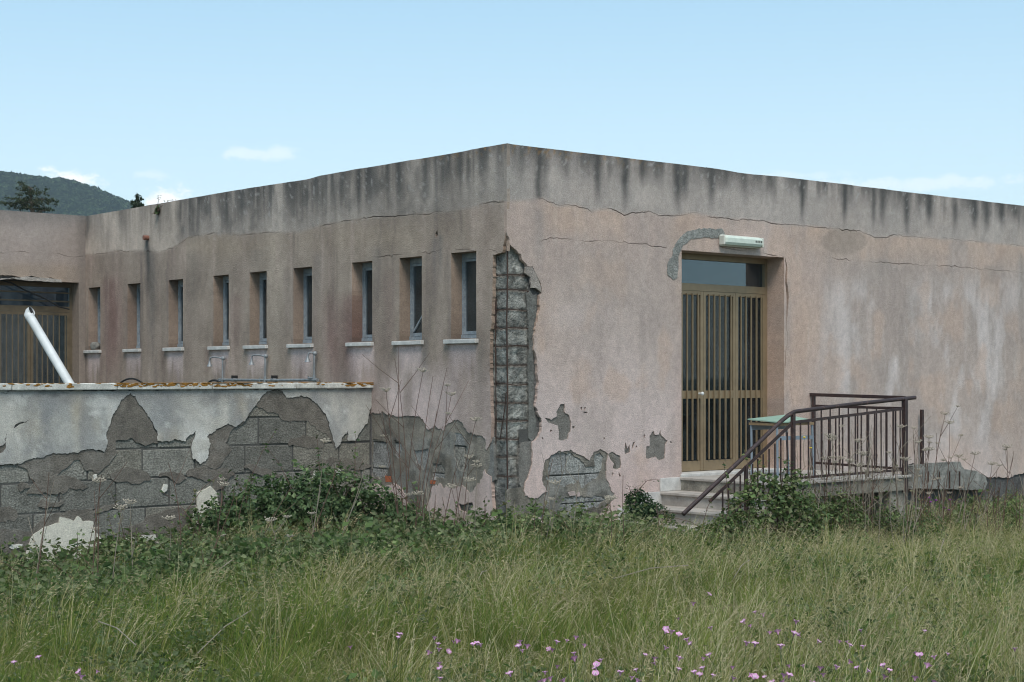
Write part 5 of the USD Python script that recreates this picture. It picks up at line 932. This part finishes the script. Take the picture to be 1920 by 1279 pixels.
def weed(seed, n, h, cols, size):
    r = np.random.default_rng(seed); P = []
    for i in range(7):
        a = r.uniform(0, 6.28); d = r.uniform(.02, .12)
        for k in range(n // 7): s = r.random(); P.append([math.cos(a) * d * (1 + s) + r.normal() * .02, math.sin(a) * d * (1 + s) + r.normal() * .02, h * s * (.6 + .4 * r.random())])
    return leaf_cloud(r, np.array(P), size, cols, .2, .6)
wp = [('weed', *(lambda a: ((a[0], a[1]), M_GRASS, a[2]))(weed(s, n, h, c, z))) for s, n, h, c, z in ((31, 84, .34, GREENS, .046), (32, 84, .26, DEEP, .042), (33, 70, .42, [(.12, .15, .07), (.17, .19, .10)], .034))]
def in_field(X, Y, m=.10):
    p = np.stack([X, Y], -1) - C[:2]; r_, l_ = p @ NR[:2], p @ NL[:2]; tR = p @ U2[:2]
    ok = (r_ > m) | (l_ > m); ok &= ~((l_ > 0) & ((np.stack([X, Y], -1) - A[:2]) @ NR[:2] < m)); ok &= ~((tR > 1.15) & (tR < 5.1) & (r_ < 1.52)); return ok
def scatter(n, y0, y1, r, m=.10, dens=None):
    Y = np.sqrt(r.uniform(y0 ** 2, y1 ** 2, n)); X = r.uniform(-.40, .40, n) * Y; k = in_field(X, Y, m)
    if dens is not None: k &= r.random(n) < dens(X, Y)
    return X[k], Y[k]
r = np.random.default_rng(77)
def wall_dist(X, Y):
    p = np.stack([X, Y], -1); a = np.where((p - C[:2]) @ NR[:2] > 0, (p - C[:2]) @ NR[:2], 9); b = np.where((p - C[:2]) @ NL[:2] > 0, np.minimum((p - A[:2]) @ NR[:2], 9), 9); return np.minimum(a, b)
X, Y = scatter(11500, 6.3, 25, r)
pn = n2(X, Y, .55, .55, 3, 301); pn2 = n2(X, Y, 1.5, 1.5, 2, 302); wd = wall_dist(X, Y)
idx = np.select([pn < .40, pn < .47, pn < .54, pn < .62], [r.choice([0, 4, 1], len(X)), r.choice([1, 0, 2], len(X)), r.choice([2, 3, 1], len(X)), r.choice([2, 3, 5], len(X))], r.choice([3, 5, 2], len(X)))
idx = np.where(r.random(len(X)) < .08, 6, idx)
mess = ss(.46, .56, n2(X, Y, .45, .45, 3, 309)); idx = np.where(r.random(len(X)) < .25 + .5 * mess, r.choice([7, 8, 9, 8], len(X)), idx)
sc = (.48 + .75 * pn2 + .25 * r.random(len(X))) * (1 - .5 * ss(1.6, .3, wd) * ss(2.6, 1.2, X))
idx = np.where((X > .8) & (r.random(len(X)) < .30 * ss(.8, 3, X)), r.choice([3, 5, 6, 8], len(X)), idx)
rx = np.r_[r.uniform(2.7, 5.3, 300), r.uniform(5.2, 11, 420)]; rw = np.r_[r.uniform(1.56, 2.15, 300), r.uniform(.06, .7, 420)]   # rank growth before the landing and the plinth
q = FR.at(rx, 0 * rx, rw); X, Y = np.r_[X, q[:, 0]], np.r_[Y, q[:, 1]]; idx = np.r_[idx, r.choice([3, 5, 6, 2, 1], len(rx))]; sc = np.r_[sc, np.r_[r.uniform(.6, 1.05, 300), r.uniform(.30, .62, 420)]]
instancer('grass', protos, np.c_[X, Y, ground_z(X, Y) - .01], idx, r.uniform(0, 6.28, len(X)) * .35, sc, (r.normal(size=len(X)) * .10, r.normal(size=len(X)) * .10 + .10), 'tall uncut grass, green and straw coloured, filling the foreground', 'grass')
X, Y = scatter(17000, 6.3, 25, r, dens=lambda X, Y: np.clip(ss(2.8, .8, wall_dist(X, Y)) * (.55 + .5 * ss(.40, .55, n2(X, Y, .7, .7, 3, 306))) * (1 - .7 * ss(3.0, 4.0, X)) + ss(.47, .58, n2(X, Y, .8, .8, 3, 305)) * .62, 0, 1) * (.55 + .45 * ss(6, 12, Y)))
instancer('low_weeds', wp, np.c_[X, Y, ground_z(X, Y)], r.integers(3, size=len(X)), r.uniform(0, 6.28, len(X)), (.7 + .7 * r.random(len(X))) * (.8 + .45 * ss(2.4, .6, wall_dist(X, Y))), None, 'low leafy weeds spreading through the grass and along the walls', 'weeds')

# dry umbellifer stalks, each its own plant
def stalk(px, Y, tip, umbel, label, grp, mats, seed, twigs=2, thick=.0062, bend=.06):
    r = np.random.default_rng(seed); b = on_ground(px, Y); e = gp(tip[0], tip[1], Y + r.normal() * .1); t = thing('dry_stalk', label, 'dry plant', b, grp)
    mid = (b + e) / 2 + np.array([r.normal() * bend, r.normal() * bend, 0]); s = np.linspace(0, 1, 7)[:, None]; main = (1 - s) ** 2 * b + 2 * s * (1 - s) * mid + s ** 2 * e
    geo = [tube(main, thick, 5, .0024)]; ends = [(e, main[-1] - main[-2])]
    for k in range(twigs):
        i = 2 + r.integers(4); q = main[i]; d = np.array([r.normal() * .35, r.normal() * .3, .6]) * np.linalg.norm(e - b) * (.18 + .25 * r.random()); tw = q + d; geo.append(tube([q, q + d * .5 + [0, 0, -.01], tw], .0036, 4, .0018))
        if r.random() < umbel * .6: ends.append((tw, d))
    obj('stem', geo, mats, t)
    if umbel:
        for (q, d), big in zip(ends, [1.15] + [.7] * 9):
            u = []
            for k in range(17):
                a = k / 17 * 6.28; x = np.array([math.cos(a), math.sin(a), 0]) * (.4 + .8 * r.random()) + [0, 0, .25 + .5 * r.random()]; f_ = q + x * .048 * big; u.append(tube([q, q + x * .024 * big + [0, 0, -.004], f_], .0020, 4)); u.append(trimesh.Trimesh(trimesh.creation.icosphere(0, .0065 * big).vertices + f_, trimesh.creation.icosphere(0, .0065).faces))
            obj('umbel', u, M_UMBEL, t)
ORD = 'first second third fourth fifth sixth seventh eighth ninth tenth eleventh twelfth thirteenth fourteenth fifteenth sixteenth seventeenth eighteenth nineteenth'.split()
TENS = 'twenty thirty forty fifty sixty seventy eighty ninety'.split()
def ordinal(n):
    if n > 100: return 'hundred and ' + ordinal(n - 100)
    if n == 100: return 'hundredth'
    if n < 20: return ORD[n - 1]
    t, u = divmod(n, 10); return (TENS[t - 2][:-1] + 'ieth') if u == 0 else TENS[t - 2] + '-' + ORD[u - 1]
def ranks(xs): o = np.argsort(np.asarray(xs), kind='stable'); r = np.empty(len(o), int); r[o] = np.arange(1, len(o) + 1); return r
G1, G2, G3 = 'dry stalks by the corner of the yard wall', 'dry stalks along the base of the right wall', 'dry stalks in front of the yard wall'
ST1 = [((762, 16.2), (793, 698), 1), ((755, 16.3), (724, 735), 1), ((765, 16.2), (748, 650), 0), ((770, 16.2), (846, 742), 1), ((768, 16.3), (838, 690), 0), ((757, 16.2), (740, 672), 0), ((775, 16.1), (812, 705), 0), ((760, 16.1), (716, 770), 0), ((790, 16.2), (830, 800), 0), ((840, 16.1), (892, 790), 1), ((815, 16.1), (858, 860), 0), ((865, 16.3), (880, 860), 1)]
RK = ranks([q[1][0] for q in ST1])
for i, (b, tip, u) in enumerate(ST1): stalk(*b, tip, u, f'{"dry umbel stalk" if u else "bare dry stalk"} before the stained wall beside the yard wall, {ordinal(RK[i])} from left', G1, M_STALK, 400 + i, 2)
ST2 = [((1735, 20.3), (1772, 778), 1), ((1750, 20.3), (1780, 795), 1), ((1745, 20.2), (1742, 822), 1), ((1760, 20.2), (1798, 858), 1), ((1870, 19.8), (1888, 840), 1), ((1800, 20), (1828, 853), 1), ((1725, 20.2), (1735, 846), 1), ((1850, 20), (1860, 872), 1), ((1880, 19.6), (1900, 858), 0), ((1715, 19.2), (1712, 815), 0), ((1770, 20.3), (1756, 812), 0)]
RK = ranks([q[1][0] for q in ST2])
for i, (b, tip, u) in enumerate(ST2): stalk(*b, tip, u, f'{"dry umbel stalk" if u else "bare dry stalk"} before the pale wall past the railing, {ordinal(RK[i])} from left', G2, M_STALK, 430 + i, 3)
ST3 = [((50, 13.0), (92, 885), 0), ((60, 13.2), (102, 900), 0), ((170, 13.4), (190, 890), 0), ((205, 13.5), (228, 955), 1), ((330, 14.5), (316, 868), 0), ((300, 14.3), (318, 975), 1), ((400, 14.6), (420, 912), 1), ((520, 14.5), (507, 978), 1), ((560, 15.3), (640, 860), 0), ((610, 15.6), (690, 855), 0), ((455, 14.8), (545, 915), 0), ((250, 14.1), (244, 945), 1), ((350, 14), (440, 930), 0), ((570, 15.4), (608, 830), 1), ((180, 13.6), (186, 905), 1)]
RK = ranks([q[1][0] for q in ST3])
for i, (b, tip, u) in enumerate(ST3): stalk(*b, tip, u, f'{"dry umbel stalk" if u else "bare dry stalk"} in front of the grey block wall, {ordinal(RK[i])} from left', G3, M_STALKPALE if i % 2 else M_STALK, 460 + i, 2)
G4 = 'thin dry stems in front of the railing'
rr = np.random.default_rng(500); SS = [(x, 18.0 + rr.uniform(-.7, .35), x + rr.normal() * 18 + 6, rr.uniform(800, 895)) for x in rr.uniform(1500, 1725, 64)]; RK = ranks([q[2] for q in SS])
for i, (x, Y_, tx_, ty_) in enumerate(SS): stalk(x, Y_, (tx_, ty_), float(i % 5 == 0), f'thin dry stem before the iron railing and landing, {ordinal(RK[i])} tip from left', G4, M_STALKPALE if i % 3 else M_STALK, 540 + i, 2, .0046, .05)
G5 = 'dry stems before the corner and the steps'
rr = np.random.default_rng(580); SS = [(x, 15.8 + rr.uniform(-.3, .4), x + rr.normal() * 22 + 8, rr.uniform(850, 950)) for x in np.r_[rr.uniform(800, 920, 10), rr.uniform(990, 1290, 9)]]; RK = ranks([q[2] for q in SS])
for i, (x, Y_, tx_, ty_) in enumerate(SS): stalk(x, Y_, (tx_, ty_), float(i % 3 == 0), f'thin dry stem before the corner column or steps, {ordinal(RK[i])} tip from left', G5, M_STALKPALE if i % 2 else M_STALK, 600 + i, 1, .0042, .05)
G8 = 'dry brown stems along the plinth of the right wall'
rr = np.random.default_rng(880); SS = [(x, 19.6 + rr.uniform(-.8, .5), x + rr.normal() * 24 + 8, rr.uniform(880, 950)) for x in rr.uniform(1715, 1935, 44)]; RK = ranks([q[2] for q in SS])
for i, (x, Y_, tx_, ty_) in enumerate(SS): stalk(x, Y_, (tx_, ty_), 0, f'dry brown stem before the dark plinth of the right wall, {ordinal(RK[i])} tip from left', G8, M_STALKPALE if i % 2 else M_STALK, 900 + i, 3, .0044, .06)
G6 = 'fallen straw stems lying across the grass'
STRAWS = (((1510, 965), (1470, 1030)), ((1405, 1050), (1375, 1085)), ((470, 1145), (370, 1225)), ((185, 1165), (255, 1210)), ((832, 985), (895, 1060)), ((912, 1070), (895, 1090)), ((1290, 1060), (1150, 1085)), ((1770, 1010), (1740, 1130)), ((435, 1050), (300, 1165)), ((1700, 1100), (1640, 1180)))
STRAW = ranks([p[0] + q[0] for p, q in STRAWS])
for _k, (p, q) in enumerate(STRAWS):
    Ya = (CAMZ - .22) * FPX / (p[1] - HORIZON); Yb = (CAMZ - .18) * FPX / (q[1] - HORIZON); Yb = np.clip(Yb, Ya - .8, Ya + .8)
    a, b = gp(*p, Ya), gp(*q, Yb); s = obj('straw_stem', tube([a, (a + b) / 2 + [0, 0, .03], b], .0045, 5, .003), M_STALKPALE, None, loc=b)
    tag(s, f'pale dry straw stem slanting across the tall grass, {ordinal(int(STRAW[ _k ]))} from the left', 'dry stem', G6)

# pink funnel flowers
FLW = [(640 + x / 3, 900 + y / 3) for x, y in ((50, 935), (330, 862), (320, 882), (525, 882), (545, 918), (550, 946), (632, 905), (655, 903), (605, 963), (495, 966), (740, 920), (763, 912), (782, 922), (552, 1025), (553, 1055), (557, 1111), (945, 1083), (1005, 902), (995, 930), (1047, 928), (1017, 955), (1165, 950), (1188, 950), (1215, 1043), (1270, 900), (1320, 880), (1370, 927), (1308, 970), (1308, 1000), (1215, 905), (1145, 1077), (1140, 1125), (1172, 1110), (1115, 1130), (1245, 1120), (1425, 1053), (1435, 1035), (1458, 1008), (1430, 1085), (1570, 1075), (1635, 1105), (1655, 1065), (1670, 1122), (1710, 980), (1762, 998), (1760, 1025), (1828, 938), (1828, 850), (1825, 833), (1860, 845), (1900, 865), (1895, 776), (1905, 995), (1900, 1060))]
FLW += [(1280 + x / 3, 900 + y / 3) for x, y in ((152, 640), (60, 690), (405, 740), (452, 750), (338, 792), (378, 818), (640, 790), (155, 827), (490, 855), (533, 848), (630, 857), (650, 868), (40, 918), (20, 892), (362, 910), (408, 915), (553, 927), (768, 905), (885, 905), (922, 905), (945, 925), (1000, 842), (1362, 846), (145, 980), (118, 1000), (110, 1053), (63, 1075), (95, 1090), (172, 1095), (280, 1050), (290, 1110), (385, 1100), (405, 1103), (460, 1105), (595, 1040), (675, 1040), (570, 1092), (602, 1092), (560, 1128), (775, 1052), (790, 1088), (868, 1045), (945, 1020), (977, 1052), (1048, 1070), (1125, 1038), (1165, 1066), (1305, 967), (1332, 980), (1413, 990), (1380, 1038), (1493, 975), (1867, 945), (1308, 1107), (1415, 1130), (1140, 1100), (1015, 932), (735, 1133), (500, 1133))]
FLW += [(x / 3, 900 + y / 3) for x, y in ((77, 1022), (215, 993), (440, 1075), (460, 1098), (550, 1073))]
def funnel(r0, r1, h, lobes=5, n=20, inner=False):
    V, F = [], []
    for k, (rr, zz_) in enumerate(((r0 * .35, -h), (r0, -h * .45), (r1 * .72, -h * .10), (r1, .0))):
        for j in range(n): a = j / n * 6.283; q = rr * (1 + (.05 * math.cos(lobes * a) if k == 3 else 0)); V.append((q * math.cos(a), q * math.sin(a), zz_ + (.003 * math.cos(lobes * a) if k == 3 else 0)))
    for k in range(3):
        for j in range(n): p, q = k * n + j, k * n + (j + 1) % n; F += [(p, q, q + n), (p, q + n, p + n)]
    return np.array(V), np.array(F)
FRK = ranks([p[0] for p in FLW])
def LBL(i): return f'pink funnel-shaped flower in the foreground grass, {ordinal(int(FRK[i]))} counted from left'
def make_flower(base):
    t = thing('pink_flower', LBL(0), 'flower', base, 'pink flowers scattered through the foreground grass')
    v, f = funnel(.007, .022, .026); obj('petals', (v + base, f), M_PINK, t); v, f = funnel(.004, .0125, .012); obj('throat', (v + base + [0, 0, -.0015], f), M_PALEPINK, t)
    obj('stem', tube([base + [0, 0, -.026], base + [.01, .005, -.15], base + [.02, 0, -.32]], .0018, 4), M_STEMG, t); return t
first = None
for i, (x, y) in enumerate(FLW):
    zf = .31; Yf = (CAMZ - zf) * FPX / (y - HORIZON); b = gp(x, y, Yf); rr = np.random.default_rng(700 + i)
    if first is None: first = make_flower(b); tgt = first; xf = UsdGeom.Xformable(first)
    else:
        p = numbered('/World', 'pink_flower'); xf = UsdGeom.Xform.Define(stage, p); tgt = xf.GetPrim(); tgt.GetReferences().AddInternalReference(first.GetPath()); tgt.SetInstanceable(True)
        tag(tgt, LBL(i), 'flower', 'pink flowers scattered through the foreground grass'); xf.ClearXformOpOrder()
        xf.AddTranslateOp().Set(Gf.Vec3d(*b.tolist()))
    s = .52 + .42 * rr.random(); xf.AddRotateXYZOp().Set(Gf.Vec3f(float(rr.normal() * 16 + 12), float(rr.normal() * 16), float(rr.uniform(0, 360)))); xf.AddScaleOp().Set(Gf.Vec3f(s, s, s))
TH = dict(zip(((1742, 933), (1755, 938), (1781, 937), (1745, 941), (1780, 956), (1770, 952)), ('topmost of the left cluster', 'rightmost of the left cluster', 'upper one of the right cluster', 'lowest of the left cluster', 'lowest of all', 'left one of the lower pair')))
def small_flower(name, label, cat, group, p, m, rad):
    b = np.array(p); t = thing(name, label, cat, b, group); d = trimesh.creation.icosphere(1, rad); obj('flower_head', trimesh.Trimesh(d.vertices * [1, 1, .6] + b, d.faces), m, t); obj('stem', tube([b, b - [.01, 0, .15], b - [.0, 0, .32]], .002, 4), M_STEMG, t)
for x, y in ((1508, 820), (1520, 840)): small_flower('yellow_flower', ('upper' if y == 820 else 'lower') + ' of two small yellow flowers showing against the railing beside the desk', 'flower', 'yellow flowers by the railing', gp(x, y, 17.6), M_YELLOW, .015)
for x, y in ((1742, 933), (1755, 938), (1781, 937), (1745, 941), (1780, 956), (1770, 952)): small_flower('thistle', 'small purple thistle flower below the broken slab, ' + TH[(x, y)], 'flower', 'purple thistles below the broken slab', gp(x, y, 19.3), M_PURPLE, .016)

# trees behind the wing
def conifer(name, label, base, trunk_pts, boughs, size, cols, seed, spread, cat='tree'):
    r = np.random.default_rng(seed); base = np.array(base, float); t = thing(name, label, cat, base); obj('trunk', tube([base + p for p in np.array(trunk_pts, float)], .30 * size, 8, .05 * size), M_BARK, t, smooth=True)
    P, O, limbs = [], [], []
    for o, rad, n in boughs:
        o, rad = np.array(o, float), np.array(rad, float); near = np.array(trunk_pts, float); j = np.argmin(np.abs(near[:, 2] - (o[2] - rad[2]))); limbs.append(tube([base + near[j], base + (near[j] + o) / 2 + [0, 0, .1], base + o], .10 * size, 6, .03 * size))
        for _ in range(n // 42 + 1):
            c = o + r.normal(size=3) * rad * .75; k = 26; d = r.normal(size=(k, 3)); P.append(base + c + d * np.maximum(rad * .22, .03)); O.append(d / np.linalg.norm(d, axis=1, keepdims=True))
    v, f, c = leaf_cloud(r, np.vstack(P), spread, cols, .22, .3, np.vstack(O)); obj('crown', (v, f), M_LEAF, t, colors=c); obj('limb', limbs, M_BARK, t)
YC = 60.0; S = YC / FPX                                   # metres per survey pixel at the tree
def cpx(x, y): return ((x - 60) * S, 0.0, CAMZ - (y - HORIZON) * S - GZ)
bo = [((cpx(52, 343)), (.28, .28, .14), 700), ((cpx(62, 350)), (.22, .22, .12), 400), ((cpx(60, 356)), (.2, .2, .1), 200), ((cpx(30, 368)), (.36, .36, .12), 700), ((cpx(18, 374)), (.2, .2, .09), 400), ((cpx(50, 366)), (.32, .4, .12), 600), ((cpx(75, 368)), (.36, .36, .14), 800), ((cpx(92, 366)), (.22, .25, .10), 400), ((cpx(88, 383)), (.18, .2, .12), 300), ((cpx(65, 380)), (.34, .35, .15), 700), ((cpx(70, 393)), (.20, .25, .14), 400), ((cpx(42, 377)), (.28, .3, .09), 400), ((cpx(78, 402)), (.4, .4, .12), 400)]
conifer('cedar_tree', 'dark spreading cedar rising behind the far wing before the hill', on_ground(60, YC), [(0, 0, 0), (.02, 0, 3), cpx(61, 400), cpx(59, 370), cpx(56, 345)], bo, .45, [(.050, .062, .036), (.066, .075, .044), (.085, .082, .05), (.036, .048, .028)], 801, .065)
def cpx(x, y): return ((x - 258) * S, 0.0, CAMZ - (y - HORIZON) * S - GZ)
bo = [((cpx(258, 362)), (.05, .05, .10), 300), ((cpx(258, 369)), (.11, .11, .12), 900), ((cpx(257, 376)), (.15, .15, .13), 1300), ((cpx(260, 382)), (.13, .13, .10), 900), ((cpx(258, 392)), (.2, .2, .1), 200), ((cpx(250, 392)), (.2, .2, .06), 200)]
conifer('cypress_tree', 'small pointed cypress peeping over the parapet of the long wall', on_ground(258, YC), [(0, 0, 0), (0, 0, 4), cpx(258, 385), cpx(258, 362)], bo, .25, [(.036, .052, .030), (.050, .066, .036)], 802, .06)

# ------------------------------------------------------------------ the air
hz = usdkit.material(stage, '/World/Looks/haze', {'v': ('principled_volume', {'color': (.80, .90, 1.0), 'density': 0.00016, 'anisotropy': 0.2})}, volume='v.volume')
m = trimesh.creation.box((3600, 3600, 1)); v = np.array(m.vertices); v[:, 2] = np.where(v[:, 2] > 0, 230.0, -6.0); v[:, :2] += [-200, 300]
if True:
    tag(obj('haze', trimesh.Trimesh(v, m.faces, process=False), hz), kind='stuff')
